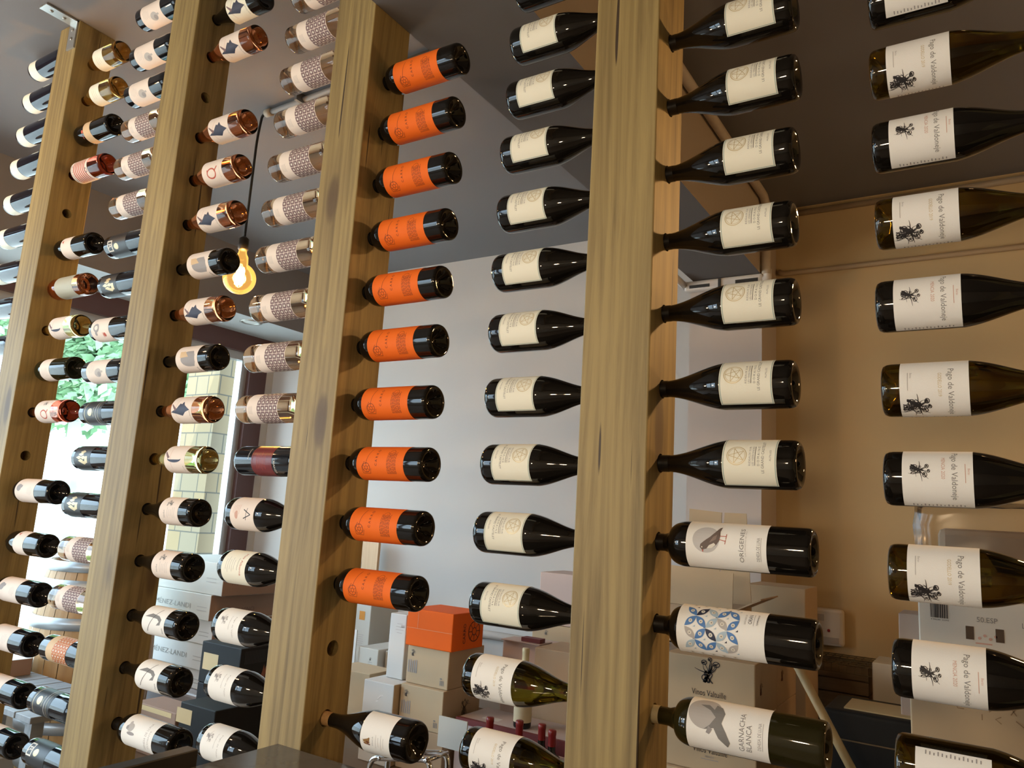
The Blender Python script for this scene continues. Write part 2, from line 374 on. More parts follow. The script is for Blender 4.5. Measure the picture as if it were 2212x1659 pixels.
btype('moon', BURG2, WHITEW, CORK, .245, [(.050, .140, .115, PINKP, A)])
A = Art(); A.text('Nodus', -.012, .060, .020, .006, GREYI); lines(A, -.008, .016, .046, 5, .030, LGREYI, .001, random.Random(2)); plant(A, .018, .040, .018, GREYI, 4)
btype('script', BURG2, DARK, FOIL, .235, [(.048, .130, .115, PINKP, A)])
A = Art()
A.poly([(.004, .088), (.014, .062), (.010, .030), (.002, .016), (-.012, .018), (-.014, .034), (-.004, .024), (.002, .034), (.004, .060)], GREYI); A.stroke([(-.034, .076), (.030, .034)], .0014, BLACKI, 2); A.text('Petit', -.026, .010, .016, .005, BLACKI)
btype('hook', BURG2, DARK, FOIL, .235, [(.048, .145, .120, WHITE, A)])
A = Art(); A.ell(.010, .100, .010, .014, LGREYI); A.ell(.008, .112, .005, .005, MIDI, 2); A.ell(-.004, .092, .004, .016, MIDI); A.ell(.020, .106, .005, .005, LGREYI); A.text('DEHESA DE LUNA', .002, .030, .066, .0075, LGREYI); A.text('CLEMENTE', -.006, .016, .044, .005, LGREYI)
btype('flower', TALL, DARK, FOIL, .245, [(.066, .198, .110, WHITE, A)])
# D column singles
A = Art(); A.rect(-.05, .004, .05, .0052, BROWNI); lines(A, 0, .02, .05, 6, .05, REDI, .0009, random.Random(9)); A.text('CRIANZA', .012, .084, .040, .006, OFFW); A.text('BODEGAS', -.02, -.012, .03, .003, OFFW)
btype('redlabel', prof_bord(.0375, .31, .20), BLUEDARK, FOIL, .25, [(.070, .145, .16, REDP, A)])
A = Art(); A.stroke([(-.010, .050), (.002, .076)], .0022, BLACKI); A.stroke([(.002, .076), (.012, .050)], .0022, BLACKI); A.stroke([(-.014, .062), (.016, .058)], .0016, BLACKI); A.ell(.004, .024, .010, .006, PINKI); lines(A, -.01, .012, .034, 5, .03, PINKI, .0009, random.Random(3))
btype('initial', BURG, DARK, FOIL, .225, [(.028, .116, .120, PINKP, A)])
A = Art(); A.text('Mas Alborna', -.004, .070, .058, .007, REDI); A.text('MONTSANT', -.002, .058, .030, .003, GREYI); lines(A, 0, .016, .046, 5, .04, LGREYI, .001, random.Random(8))
btype('redscript', BURG, DARK, FOIL, .225, [(.022, .110, .124, CREAM, A)])
# vine-plant labels
def pago(white):
    A = Art()
    A.text('Pago de Valdoneje', .010, .066, .078, .0098, GREYI)
    if white: A.text('GODELLO 2019', -.004, .053, .036, .0048, PALEGOLD); plant(A, .028, .020, .026, BLACKI, 12); plant(A, .034, .012, .020, BLACKI, 5); plant(A, .026, .024, .018, BLACKI, 9); A.text('Bierzo', -.019, .015, .009, .003, LGREYI); A.rect(-.024, .0105, .004, .0113, LGREYI)
    else: A.text('MENCIA 2020', .000, .053, .034, .0048, PINKI); plant(A, .004, .020, .020, BLACKI, 12); plant(A, .003, .016, .013, BLACKI, 9); A.text('Bierzo', .006, .085, .009, .003, PINKI); A.rect(-.006, .0800, .022, .0808, PINKI)
    for i in range(14):
        for u in (-.066, .060): A.rect(u+.0012*(i % 3), .012+i*.005, u+.006, .0135+i*.005, MIDI)
    return A
btype('godello', BURG, OLIVE, OLIVE, .24, [(.026, .116, .138, WHITE, pago(True))])
btype('mencia', BURG, DARK, FOIL, .24, [(.026, .116, .138, WHITE, pago(False))])
# partridge label
A = Art(); A.ell(.006, .098, .0225, .0225, mat('pale_grey_disc', (.56, .54, .53), .7), 1, 36); BD = mat('plumage_ink', (.15, .11, .095), .7)
A.poly([(-.012, .104), (-.008, .1075), (-.003, .1065), (.002, .101), (.010, .091), (.018, .084), (.028, .077), (.030, .0735), (.020, .0755), (.012, .0745), (.004, .0755), (-.003, .080), (-.008, .087), (-.0095, .095)], BD, 2)
A.poly([(-.0095, .096), (-.004, .092), (.000, .084), (-.003, .081), (-.008, .087)], OFFW, 3); A.poly([(.000, .092), (.010, .086), (.014, .080), (.006, .081)], mat('wing_ink', (.27, .20, .17), .7), 3); A.poly([(-.012, .104), (-.0165, .1025), (-.0115, .1015)], REDI, 3); A.ell(-.0075, .1040, .0012, .0012, OFFW, 4, 8)
A.stroke([(.006, .0758), (.004, .066)], .0011, REDI, 2); A.stroke([(.012, .0750), (.012, .065)], .0011, REDI, 2); A.stroke([(-.001, .0660), (.006, .0655)], .001, REDI, 2); A.stroke([(.007, .0650), (.016, .0645)], .001, REDI, 2)
A.text('ORÍGENES', .0, .040, .058, .0085, GREYI); A.text('LAS ORIGENES DE 1910', .003, .033, .042, .002, LGREYI); A.text('DEHESA DE LUNA', -.006, .013, .038, .005, GREYI); A.rect(-.025, .0085, .013, .0091, MIDI)
btype('partridge', TALL, DARK, FOIL, .245, [(.066, .198, .104, WHITE, A)])
# blue tile label
A = Art(); p = .0190
def leaf(cx, cy, a, m, k=2):
    pts = [(p*.5*math.cos(t)-0, 0) for t in (0,)]
    L = p*1.36; wd = p*.30; q = []
    for i in range(9): t = i/8; q.append((-L/2+L*t, wd*math.sin(PI*t)))
    for i in range(1, 8): t = 1-i/8; q.append((-L/2+L*t, -wd*math.sin(PI*t)))
    c, s = math.cos(a), math.sin(a); A.poly([(cx+x*c-y*s, cy+x*s+y*c) for x, y in q], m, k); A.ell(cx, cy, p*.17, p*.17, OFFW, k+1, 14); A.stroke([(cx-p*.06, cy), (cx+p*.06, cy)], p*.03, BLACKI, k+2); A.stroke([(cx, cy-p*.06), (cx, cy+p*.06)], p*.03, BLACKI, k+2)
cs = [BLUEI, LBLUEI, BLUEI, LGREYI, NAVYI, BLUEI, LBLUEI]
for i in range(-3, 3):
    for j in range(5):
        cx = (i+.5)*p; cy = .040+p*.5+j*p*.92
        leaf(cx, cy, PI/4 if (i+j) % 2 else -PI/4, cs[(i*2+j*3) % 7])
        A.poly([(cx-p*.5, cy-p*.46), (cx-p*.32, cy-p*.46), (cx-p*.5, cy-p*.24)], NAVYI if (i+j) % 3 == 0 else LBLUEI, 1)
A.text('SEÑORIO DE', .024, .032, .020, .003, MIDI); A.text('ORAN', .025, .024, .019, .006, BLACKI); A.rect(.013, .018, .036, .0186, MIDI); A.text('TEMPRANILLO', .025, .0125, .022, .0026, BLACKI)
btype('azulejo', TALL, DARK, FOIL, .245, [(.074, .216, .108, WHITE, A)])
# dove label
A = Art(); A.ell(.014, .100, .026, .027, LGREYI, 1, 36)
A.poly([(.026, .110), (.018, .092), (.008, .082), (-.004, .090), (-.012, .100), (-.008, .084), (.000, .072), (.016, .068), (.026, .074), (.030, .084), (.020, .086), (.028, .096)], GREYI, 2)
A.poly([(-.004, .086), (-.022, .076), (-.034, .062), (-.026, .058), (-.012, .064), (.004, .074)], GREYI, 2); A.poly([(-.006, .092), (-.016, .096), (-.018, .091), (-.010, .086)], MIDI, 3)
A.text('GARNACHA', -.006, .040, .058, .0080, GREYI); A.text('BLANCA', -.014, .029, .040, .0080, GREYI); A.text('DEHESA DE LUNA', -.008, .013, .040, .005, MIDI); A.rect(-.028, .008, .012, .0086, MIDI)
btype('dove', TALL, mat('deep_green_glass', (.020, .017, .005), .04), CORKC, .266, [(.080, .208, .108, WHITE, A)])
# white label, brown leaf
A = Art(); r9 = random.Random(9)
for i in range(16): A.poly([(-.016+r9.uniform(-.008, .008), .062+r9.uniform(-.012, .010)) for _ in range(3)], BROWNI if i % 4 == 0 else mat('ochre_ink', (.30, .16, .05), .7), 1+i % 3)
A.text('FINCA', -.014, .044, .018, .003, MIDI); lines(A, -.014, .016, .036, 4, .03, LGREYI, .0007, random.Random(8))
btype('leaf', BURG, DARK, CORK, .238, [(.040, .118, .100, WHITE, A)])
# left bays
A = Art(); A.ell(.008, .066, .014, .018, LGREYI); A.ell(.012, .072, .008, .009, MIDI, 2); A.rect(.002, .078, .008, .092, LGREYI); lines(A, -.006, .014, .036, 4, .03, LGREYI, .001, random.Random(1)); A.text('VIEJAS', -.004, .042, .026, .003, LGREYI)
btype('goat', prof_bord(.0375, .31, .20), BLUEDARK, FOIL, .25, [(.036, .146, .125, PINKP, A)])
A = Art(); A.rect(-.022, .0, .014, .004, OFFW); A.rect(-.022, .0, -.018, .026, OFFW); A.rect(.010, .0, .014, .026, OFFW); A.rect(-.022, .022, .014, .026, OFFW); A.text('R', -.004, .013, .014, .016, OFFW); A.ell(.0, .046, .010, .012, PALEGOLD)
btype('crest', prof_bord(.0375, .31, .20), BLUEDARK, FOIL, .25, [(.030, .130, .13, BLACKP, A)])
A = Art()
for i, (x, y) in enumerate(((0, .052), (-.010, .040), (.010, .040), (0, .030), (-.018, .046), (.016, .056))): A.poly([(x, y-.016), (x+.006, y), (x, y+.014), (x-.006, y)], PALEGOLD, 1+i % 2)
A.rect(-.004, .060, .016, .074, PALEGOLD, 1)
btype('diamond', prof_bord(.0375, .31, .20), BLUEDARK, FOIL, .25, [(.022, .110, .13, BLACKP, A)])
A = Art(); A.rect(-.06, .010, .06, .012, PALEGOLD); A.rect(-.06, .070, .06, .0715, OFFW); A.ell(0, .040, .012, .012, PALEGOLD); A.text('RESERVA', 0, .058, .03, .004, PALEGOLD); A.rect(-.06, .082, .06, .083, PALEGOLD)
btype('banded', prof_bord(.0375, .31, .20), BLUEDARK, FOIL, .25, [(.030, .130, .17, BLACKP, A)])
A = Art(); A.ell(-.006, .030, .014, .016, MIDI); A.ell(-.006, .030, .007, .009, PINKP, 2); A.ell(.012, .026, .007, .006, MIDI); A.ell(.018, .070, .007, .007, REDI); A.rect(.010, .060, .028, .062, REDI)
btype('beast', prof_bord(.0375, .31, .20), DARK, FOIL, .25, [(.020, .118, .125, PINKP, A)])
A = Art(); lines(A, 0, .020, .040, 3, .03, PALEGOLD, .001, random.Random(1))
btype('goldwine', BURG2, GOLDW, GOLDW, .245, [(.070, .130, .110, CREAM, A)])
A = Art(); A.rect(-.012, .050, .002, .052, REDI); A.ell(.012, .048, .006, .006, REDI)
btype('creamband', BORD, DARK, FOIL, .232, [(.098, .140, .125, TANP, A)])
A = Art(); [A.rect(-.045, .014+i*.011, .045, .0195+i*.011, REDI) for i in range(7)]; A.text('PINOT NOIR', 0, .093, .06, .007, BLACKI); A.ring(0, .012, .008, .008, .002, BLACKI)
btype('striped', BURG2, RED, CORK, .245, [(.070, .172, .120, PINKP, A)])
A = Art(); A.poly([(.026, .058), (.018, .046), (.032, .048)], REDI)
btype('whitelabel', prof_bord(.0375, .295, .185), DARK, CORK, .25, [(.086, .150, .130, PINKP, A)])
btype('greylabel', prof_bord(.0375, .295, .185), ROSE, FOIL, .25, [(.040, .150, .15, mat('grey_green_paper', (.44, .43, .34), .6), Art())])
A = Art(); A.ring(-.012, .040, .016, .020, .004, REDI); A.stroke([(-.008, .026), (.004, .014)], .004, REDI); plant(A, .026, .04, .016, GREYI, 6)
btype('letter_left', BURG2, RED, FOIL, .235, [(.055, .150, .120, PINKP, A)])
A = Art(); A.text('Nodus', -.012, .060, .020, .006, GREYI); lines(A, -.008, .016, .046, 5, .030, LGREYI, .001, random.Random(2))
btype('plainlabel', prof_bord(.0375, .295, .185), mat('dark_green_glass', (.012, .014, .006), .04), CORK, .245, [(.100, .160, .125, PINKP, A)])
btype('creamend', prof_bord(.0375, .33, .215), mat('dark_blue_glass', (.006, .007, .016), .05), FOIL, .26, [(.014, .066, .19, CREAM, Art())])
btype('vine_dark', BURG, DARK, FOIL, .225, [(.022, .106, .124, WHITE, (lambda A: (plant(A, -.010, .020, .018, MIDI, 8), A.text('Pago de Valdo', .004, .062, .05, .005, LGREYI), A.text('Valdoneje', -.006, .048, .034, .004, LGREYI), A)[-1])(Art()))])
A = Art(); A.ell(.006, .096, .012, .014, MIDI); A.ell(.010, .082, .005, .006, MIDI); lines(A, -.004, .016, .040, 4, .03, LGREYI, .001, random.Random(1))
btype('smudge', TALL, BLUEDARK, FOIL, .245, [(.080, .200, .112, PINKP, A)])
btype('redcap', prof_bord(.0375, .32, .20), DARK, REDFOIL, .262, [])
btype('creamcap', prof_bord(.0375, .315, .20), DARK, mat('cream_wax', (.66, .55, .33), .5), .22, [(.024, .170, .19, mat('ivory_label', (.60, .50, .32), .7), Art())])
btype('decanter', [(z*1.05, r*1.35) for z, r in prof_burg(.041, .26)], AMBER)

# ------------------------------------------------------------------ rack posts
PX = [-2.256, -1.523, -.7576, 0., .733]
HW = .0665; PD = .1342; YB = .067
PINE = [wood('treated_pine_%d' % i, (.345, .250, .096), (.135, .089, .032), 2, 62., (.085, .048, .022), .62, True, 3.1*i+1.3) for i in range(5)]
MET = mat('galvanised_steel', (.50, .50, .48), .35, metal=.8)

COLS = {
 # column: neck direction, [(base x, z, type, roll)]
 'A': ('L', [(.302, .816, 'estate'), (.306, .677, 'estate'), (.302, .538, 'estate'), (.299, .402, 'estate'), (.302, .262, 'estate'), (.300, .120, 'estate'), (.307, -.015, 'estate'), (.327, -.153, 'partridge'), (.332, -.292, 'azulejo'), (.344, -.439, 'dove')]),
 'B': ('R', [(-.299, 1.052, 'estate'), (-.299, .918, 'estate'), (-.299, .785, 'estate'), (-.305, .655, 'estate'), (-.303, .518, 'estate'), (-.306, .385, 'estate'), (-.304, .252, 'estate'), (-.302, .115, 'estate'), (-.302, -.022, 'estate'), (-.308, -.158, 'estate'), (-.306, -.296, 'estate'), (-.312, -.433, 'godello'), (-.306, -.568, 'godello')]),
 'C': ('L', [(-.456, .939, 'orange'), (-.457, .801, 'orange'), (-.455, .661, 'orange'), (-.454, .523, 'orange'), (-.456, .386, 'orange'), (-.455, .250, 'orange'), (-.456, .112, 'orange'), (-.453, -.025, 'orange'), (-.456, -.161, 'orange'), (-.458, -.296, 'orange'), (-.433, -.584, 'leaf')]),
 'D': ('R', [(-1.070, 1.305, 'tiles'), (-1.070, 1.176, 'tiles'), (-1.071, 1.047, 'tiles'), (-1.073, .916, 'tiles'), (-1.075, .784, 'tiles'), (-1.078, .653, 'tiles'), (-1.081, .520, 'tiles'), (-1.080, .382, 'tiles'), (-1.079, .245, 'tiles'), (-1.085, .110, 'tiles'), (-1.064, -.024, 'redlabel'), (-1.073, -.158, 'initial'), (-1.075, -.290, 'redscript'), (-1.070, -.431, 'vine_dark'), (-1.071, -.567, 'vine_dark'), (-1.073, -.703, 'vine_dark')]),
 'E': ('L', [(-1.225, 1.370, 'bird_dark'), (-1.230, 1.240, 'bird'), (-1.228, .966, 'bird'), (-1.228, .825, 'letter'), (-1.222, .682, 'bird'), (-1.231, .541, 'arch'), (-1.221, .400, 'bird'), (-1.221, .260, 'arch'), (-1.216, .114, 'bird'), (-1.214, -.024, 'moon'), (-1.215, -.165, 'script'), (-1.215, -.308, 'script'), (-1.208, -.455, 'hook'), (-1.205, -.593, 'hook')]),
 'F': ('R', [(-1.880, 1.506, 'goat'), (-1.878, 1.352, 'goat'), (-1.874, 1.212, 'goat'), (-1.858, 1.080, 'tiles'), (-1.864, .945, 'tiles'), (-1.856, .804, 'tiles'), (-1.848, .667, 'crest'), (-1.846, .532, 'diamond'), (-1.855, .385, 'beast'), (-1.860, .248, 'goat'), (-1.836, .115, 'banded'), (-1.837, -.025, 'diamond'), (-1.850, -.168, 'diamond'), (-1.832, -.300, 'tiles'), (-1.843, -.444, 'tiles'), (-1.847, -.592, 'tiles_rust'), (-1.866, -.744, 'banded'), (-1.850, -.885, 'crest')]),
 'G': ('L', [(-1.990, 1.425, 'goldwine'), (-1.972, 1.281, 'goldwine'), (-1.960, 1.135, 'creamband'), (-1.964, .989, 'striped'), (-1.966, .702, 'whitelabel'), (-1.962, .558, 'greylabel'), (-1.963, .414, 'moon'), (-1.956, .270, 'plainlabel'), (-1.950, .127, 'letter_left'), (-1.948, -.303, 'whitelabel')]),
 'H': ('R', [(-2.622, 1.520, 'creamend'), (-2.620, 1.378, 'creamend'), (-2.621, 1.235, 'creamend'), (-2.622, 1.098, 'creamend'), (-2.622, .950, 'creamend'), (-2.622, .810, 'creamend'), (-2.622, .668, 'creamend'), (-2.622, .526, 'creamend'), (-2.622, .380, 'creamend')]),
 'I': ('R', [(.424, .775, 'mencia'), (.424, .643, 'godello'), (.425, .510, 'mencia'), (.427, .376, 'godello'), (.425, .238, 'mencia'), (.430, .103, 'godello'), (.430, -.033, 'mencia'), (.433, -.171, 'godello'), (.435, -.307, 'mencia'), (.436, -.438, 'godello')]),
}
ROLL = {'A': 20, 'B': 24, 'C': 3, 'D': 0, 'E': 2, 'F': 4, 'G': 4, 'H': 0, 'I': 10}
IROLL = [25, -16, 12, -5, 12, -5, 21, 4, 10, -46]
# all drilled holes: post index, side (+1 right face), z
holes = {i: [] for i in range(5)}
for c, pi, sd in (('A', 3, 1), ('B', 3, -1), ('C', 2, 1), ('D', 2, -1), ('E', 1, 1), ('F', 1, -1), ('G', 0, 1), ('H', 0, -1), ('I', 4, -1)):
    for e in COLS[c][1]: holes[pi].append((sd, e[1], .0172 if e[2] != 'leaf' else .018))
holes[2].append((1, -.437, .0172)); holes[1].append((1, 1.102, .0165)); holes[0] += [(1, .845, .0165), (1, -.02, .0165), (1, -.135, .0172), (1, -.452, .0172), (1, -.6, .0172), (1, -.75, .0172), (1, -.893, .0172)]; holes[1].append((1, -.737, .0172))
TOPS = [1.57]*5
POSTL = ['leftmost square timber post, fixed to the ceiling by a metal angle bracket', 'second timber post from the left, with pink wine bottles on its right face', 'third timber post from the left, between clear tile-labelled and orange-labelled bottles', 'largest foreground timber post, with a big dark knot near its top', 'timber post just past the right edge, holding the vine-labelled bottles']
for i, x in enumerate(PX):
    bm = bmesh.new(); bm_box(bm, -HW, HW, 0, PD, 0, TOPS[i]+ZO); me = mesh_from(bm, 'post', .0025, 2); o = obj('timber_post', me, PINE[i]); o.location = (x, 0, 0)
    bm = bmesh.new()
    for sd, z, r in holes[i]:
        d = .050 if i else .052
        M = Matrix.Translation((sd*(HW-d/2+.005), YB, z+ZO)) @ Matrix.Rotation(PI/2, 4, 'Y')
        bmesh.ops.create_cone(bm, cap_ends=True, segments=28, radius1=r, radius2=r, depth=d+.01, matrix=M)
    cut = obj('cutter', mesh_from(bm, 'cutter')); cut.location = o.location
    md = o.modifiers.new('holes', 'BOOLEAN'); md.object = cut; md.operation = 'DIFFERENCE'; md.solver = 'EXACT'
    dg = bpy.context.evaluated_depsgraph_get(); dg.update(); nm = bpy.data.meshes.new_from_object(o.evaluated_get(dg)); o.modifiers.clear(); o.data = nm; bpy.data.objects.remove(cut)
    if not nm.materials: nm.materials.append(PINE[i])
    tag(o, POSTL[i], 'post', 'timber posts of the bottle rack')

# bracket on the leftmost post
bm = bmesh.new(); bm_box(bm, -2.245, -2.195, -.115, .0, 1.562+ZO, 1.568+ZO); bm_box(bm, -2.245, -2.195, -.006, -.0005, 1.46+ZO, 1.568+ZO)
br = obj('angle_bracket', mesh_from(bm, 'br'), MET); tag(br, 'small grey steel angle bracket joining the leftmost post to the ceiling', 'bracket')
for z, y in ((1.5, None), (1.535, None), (None, -.04), (None, -.085)):
    if z: me = lathe([(0, 0), (0, .007), (.003, .006), (.004, 0)], 14, 'screw'); s = obj('screw', me, mat('screw_steel', (.35, .34, .32), .4, metal=.8), br); s.matrix_world = Matrix.Translation((-2.22, -.006, z+ZO)) @ Matrix.Rotation(PI/2, 4, 'X')
    else: me = lathe([(0, 0), (0, .007), (.003, .006), (.004, 0)], 14, 'screw'); s = obj('screw', me, mat('screw_steel', (.35, .34, .32), .4, metal=.8), br); s.matrix_world = Matrix.Translation((-2.22, y, 1.562+ZO)) @ Matrix.Rotation(PI, 4, 'X')

# ------------------------------------------------------------------ the bottles of the rack
ORD = ['topmost', 'second from top', 'third from top', 'fourth from top', 'fifth from top', 'sixth from top', 'seventh from top', 'eighth from top', 'ninth from top', 'tenth from top', 'eleventh from top', 'twelfth from top']
DESC = {'estate': 'dark bottle with cream star-emblem label', 'orange': 'dark bottle with bright orange label', 'tiles': 'clear bottle with mauve tile-pattern label', 'bird': 'pink wine bottle with dark bird label', 'goat': 'dark bottle with grey goat label', 'creamend': 'dark blue bottle with cream band at its base', 'godello': 'olive green bottle with large vine-plant label', 'mencia': 'dark bottle with small vine-plant label',
 'vine_dark': 'dark bottle with white small-plant label', 'script': 'dark bottle with faint script label', 'hook': 'dark bottle with grey hook drawing on label', 'arch': 'dark bottle with grey arch label', 'diamond': 'black bottle with gold diamond emblem', 'crest': 'black bottle with square pale crest', 'banded': 'black bottle with thin gold bands', 'goldwine': 'golden wine bottle with cream label', 'whitelabel': 'dark bottle with plain pinkish label', 'leaf': 'dark bottle with white label and brown leaf', 'partridge': 'dark bottle with partridge on white label', 'azulejo': 'dark bottle with blue tile pattern on white label', 'dove': 'dark green bottle with flying dove on white label',
 'redlabel': 'black bottle with dark red label', 'initial': 'dark bottle with large letter A on pink label', 'redscript': 'dark bottle with red script on cream label', 'bird_dark': 'dark bottle with bird on cream label', 'letter': 'pink wine bottle with red round letter on label', 'moon': 'pale wine bottle with dark crescent label', 'tiles_rust': 'dark bottle with rust tile-pattern tan label', 'beast': 'dark bottle with grey beast on pink label', 'creamband': 'dark bottle with narrow tan band label', 'striped': 'red wine bottle with red striped label', 'greylabel': 'pink wine bottle with grey-green label', 'plainlabel': 'dark green bottle with plain pink label', 'letter_left': 'red wine bottle with red letter label'}
WHERE = {'A': 'right of big front post', 'B': 'left of big front post', 'C': 'right of third post', 'D': 'left of third post', 'E': 'right of second post', 'F': 'left of second post', 'G': 'right of leftmost post', 'H': 'left of leftmost post', 'I': 'along right edge'}
for c, (ax, L) in COLS.items():
    tot = {}
    for e in L: tot[e[2]] = tot.get(e[2], 0)+1
    seen = {}
    for n, e in enumerate(L):
        k = e[2]; i = seen.get(k, 0); seen[k] = i+1
        lab = DESC[k]+(', '+('lowest' if tot[k] > 1 and i == tot[k]-1 else ORD[i])+'' if tot[k] > 1 else '')+', '+WHERE[c]
        roll = ROLL[c]+R0.uniform(-4, 4)
        if c in 'CDEFGH': roll -= .85*math.degrees(math.atan((e[1]+.125)/1.29))   # labels are turned towards the aisle
        if c == 'I': roll = IROLL[n]
        if k in ('leaf',): roll = 12
        if k == 'dove': roll = 20
        if k == 'azulejo': roll = 12
        if k == 'partridge': roll = 8
        if c == 'B' and k == 'godello': roll = 14
        if k == 'redscript': roll = 14
        bottle(k, (e[0], YB, e[1]+ZO), ax, roll, lab, 'wine bottles plugged into the rack')
# tall bottles pushed in up to the shoulder
REV = [(-1.940, -.135, 'smudge', 'dark bottle with pinkish smudge label, first below the red letter bottle, right of leftmost post', 4),
       (-1.945, -.452, 'smudge', 'dark bottle with pinkish smudge label, level with the barrel top, right of leftmost post', 12),
       (-1.945, -.600, 'smudge', 'dark bottle with pinkish smudge label, beside the rust tile-pattern bottle', 18),
       (-1.945, -.750, 'smudge', 'dark bottle near lower left corner, beside the gold-banded black bottle', 30),
       (-1.945, -.893, 'smudge', 'lowest dark bottle in the bottom left corner of the view', 30)]
for x, z, k, lab, roll in REV: bottle(k, (x, YB, z+ZO), 'L', roll, lab, 'wine bottles plugged into the rack')
bottle('flower', (-1.176, YB, -.737+ZO), 'L', 14, 'dark bottle with large white flower label, lowest right of second post', 'wine bottles plugged into the rack')

# ------------------------------------------------------------------ room shell
def plaster(name, col, s=1.6, amt=.06):
    return mat(name, col, .85, nscale=s, namt=amt, bump=.12, bscale=60)
WALL = plaster('wall_plaster', (.50, .465, .43)); WALL_WARM = plaster('wall_warm_light_tint', (.55, .405, .215)); CEILM = plaster('slate_ceiling_paint', (.175, .168, .172)); PILM = plaster('pale_pilaster_paint', (.52, .45, .40)); SOFM = plaster('soffit_paint', (.45, .47, .47)); BEAMB = plaster('charcoal_beam_paint', (.125, .115, .112))  # right wall's tan: warm lamplight put into the colour of the same plaster
X0, X1, Y0, Y1, H = -4.2, 3.4, -3.6, 2.72, 1.57+ZO
struct(box('floor', X0-.2, X1+.1, Y0-.1, Y1+.2, -.1, 0, mat('floor_tiles', (.22, .17, .13), .4, nscale=3, namt=.15)))
struct(box('ceiling', X0-.2, X1+.1, Y0-.1, Y1+.2, H, H+.1, CEILM))
struct(box('wall_back', X0-.02, -.352, Y1, Y1+.12, 0, H, WALL))
struct(box('wall_back_right', -.352, X1, Y1, Y1+.12, 0, H, WALL_WARM))
struct(box('wall_right', X1, X1+.1, Y0, Y1, 0, H, WALL_WARM))
# beam: slate underside and tan flank
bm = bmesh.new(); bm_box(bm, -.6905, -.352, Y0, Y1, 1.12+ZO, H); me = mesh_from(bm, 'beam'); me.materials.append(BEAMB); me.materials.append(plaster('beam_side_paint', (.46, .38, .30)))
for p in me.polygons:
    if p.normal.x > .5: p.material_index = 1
struct(obj('ceiling_beam', me)); bpy.data.objects['ceiling_beam'].name = 'trim_1'
struct(box('trim_2', -.715, -.352, 2.43, Y1, 0, 1.12+ZO, PILM))
bm = bmesh.new(); bm_box(bm, X0-.02, -3.705, Y0, Y1, 1.12+ZO, H); me = mesh_from(bm, 'soffit'); me.materials.append(SOFM); me.materials.append(CEILM)
for p in me.polygons:
    if p.normal.x > .5: p.material_index = 1
struct(obj('trim_3', me))
# left wall below and beside the window (window from y -3.0 to 2.49)
FR = mat('oxblood_frame_paint', (.085, .040, .036), .45); ALU = mat('window_aluminium', (.42, .42, .42), .35, metal=.5)
WY0, WY1, WZ0, WZ1 = -2.9, 2.49, .45, .985+ZO
bm = bmesh.new(); bm_box(bm, X0-.15, X0, Y0, Y1, 0, WZ0); bm_box(bm, X0-.15, X0, Y0, WY0, WZ0, 1.12+ZO); struct(obj('wall_left', mesh_from(bm), WALL))
w1 = thing('window_1', 'wide shop window in dark red frame looking onto a sunny terrace', 'window', (X0, 0, WZ0)); w1['kind'] = 'structure'
def wb(name, *a, **k):
    o = box(name, *a, **k); o.parent = w1; o.matrix_parent_inverse = Matrix.Translation((X0, 0, WZ0)).inverted(); return o
wb('header', X0-.12, X0+.012, WY0, Y1-.001, WZ1, 1.12+ZO, FR); wb('jamb', X0-.12, X0+.012, WY1, 2.645, WZ0, WZ1, FR)
wb('reveal', X0-.12, X0, 2.645, Y1, WZ0, WZ1, WALL)
bm = bmesh.new(); bm_box(bm, X0-.10, X0-.03, WY0, WY1, WZ1-.06, WZ1); bm_box(bm, X0-.10, X0-.03, WY1-.05, WY1, WZ0, WZ1-.06); bm_box(bm, X0-.10, X0-.03, WY0, WY1, WZ0, WZ0+.05)
f = obj('frame', mesh_from(bm), ALU); f.parent = w1; f.matrix_parent_inverse = Matrix.Translation((X0, 0, WZ0)).inverted()
wb('pane', X0-.068, X0-.062, WY0, WY1-.05, WZ0+.05, WZ1-.06, thin_glass('window_glass', (.96, .98, .98), .06))
# wall behind the camera with its own window
bm = bmesh.new(); B0, B1, BZ0, BZ1 = -3.9, -2.3, .9, 2.6
for a in ((X0, B0, 0, H), (B1, X1, 0, H), (B0, B1, 0, BZ0), (B0, B1, BZ1, H)): bm_box(bm, a[0], a[1], Y0-.1, Y0, a[2], a[3])
struct(obj('wall_front', mesh_from(bm), WALL))
w2 = thing('window_2', 'window in the wall behind the viewer', 'window', (0, Y0, BZ0)); w2['kind'] = 'structure'
bm = bmesh.new()
for a in ((B0, B0+.06, BZ0, BZ1), (B1-.06, B1, BZ0, BZ1), (B0, B1, BZ0, BZ0+.06), (B0, B1, BZ1-.06, BZ1), (-3.13, -3.07, BZ0, BZ1), (B0, B1, 1.9, 1.95)): bm_box(bm, a[0], a[1], Y0-.08, Y0-.02, a[2], a[3])
f = obj('frame', mesh_from(bm), FR); f.parent = w2; f.matrix_parent_inverse = Matrix.Translation((0, Y0, BZ0)).inverted()

# downlight in the soffit
t = thing('downlight', 'small round recessed downlight in the pale soffit above the window', 'light', (-3.823, 2.159, 1.12+ZO))
obj('trim_ring', lathe([(0, .075), (-.006, .075), (-.008, .066), (-.003, .055), (0, .052)], 32), MET, t); obj('lens', lathe([(-.0015, .054), (-.004, .03), (-.005, 0)], 24), mat('frosted_lens', (.7, .72, .70), .4), t)
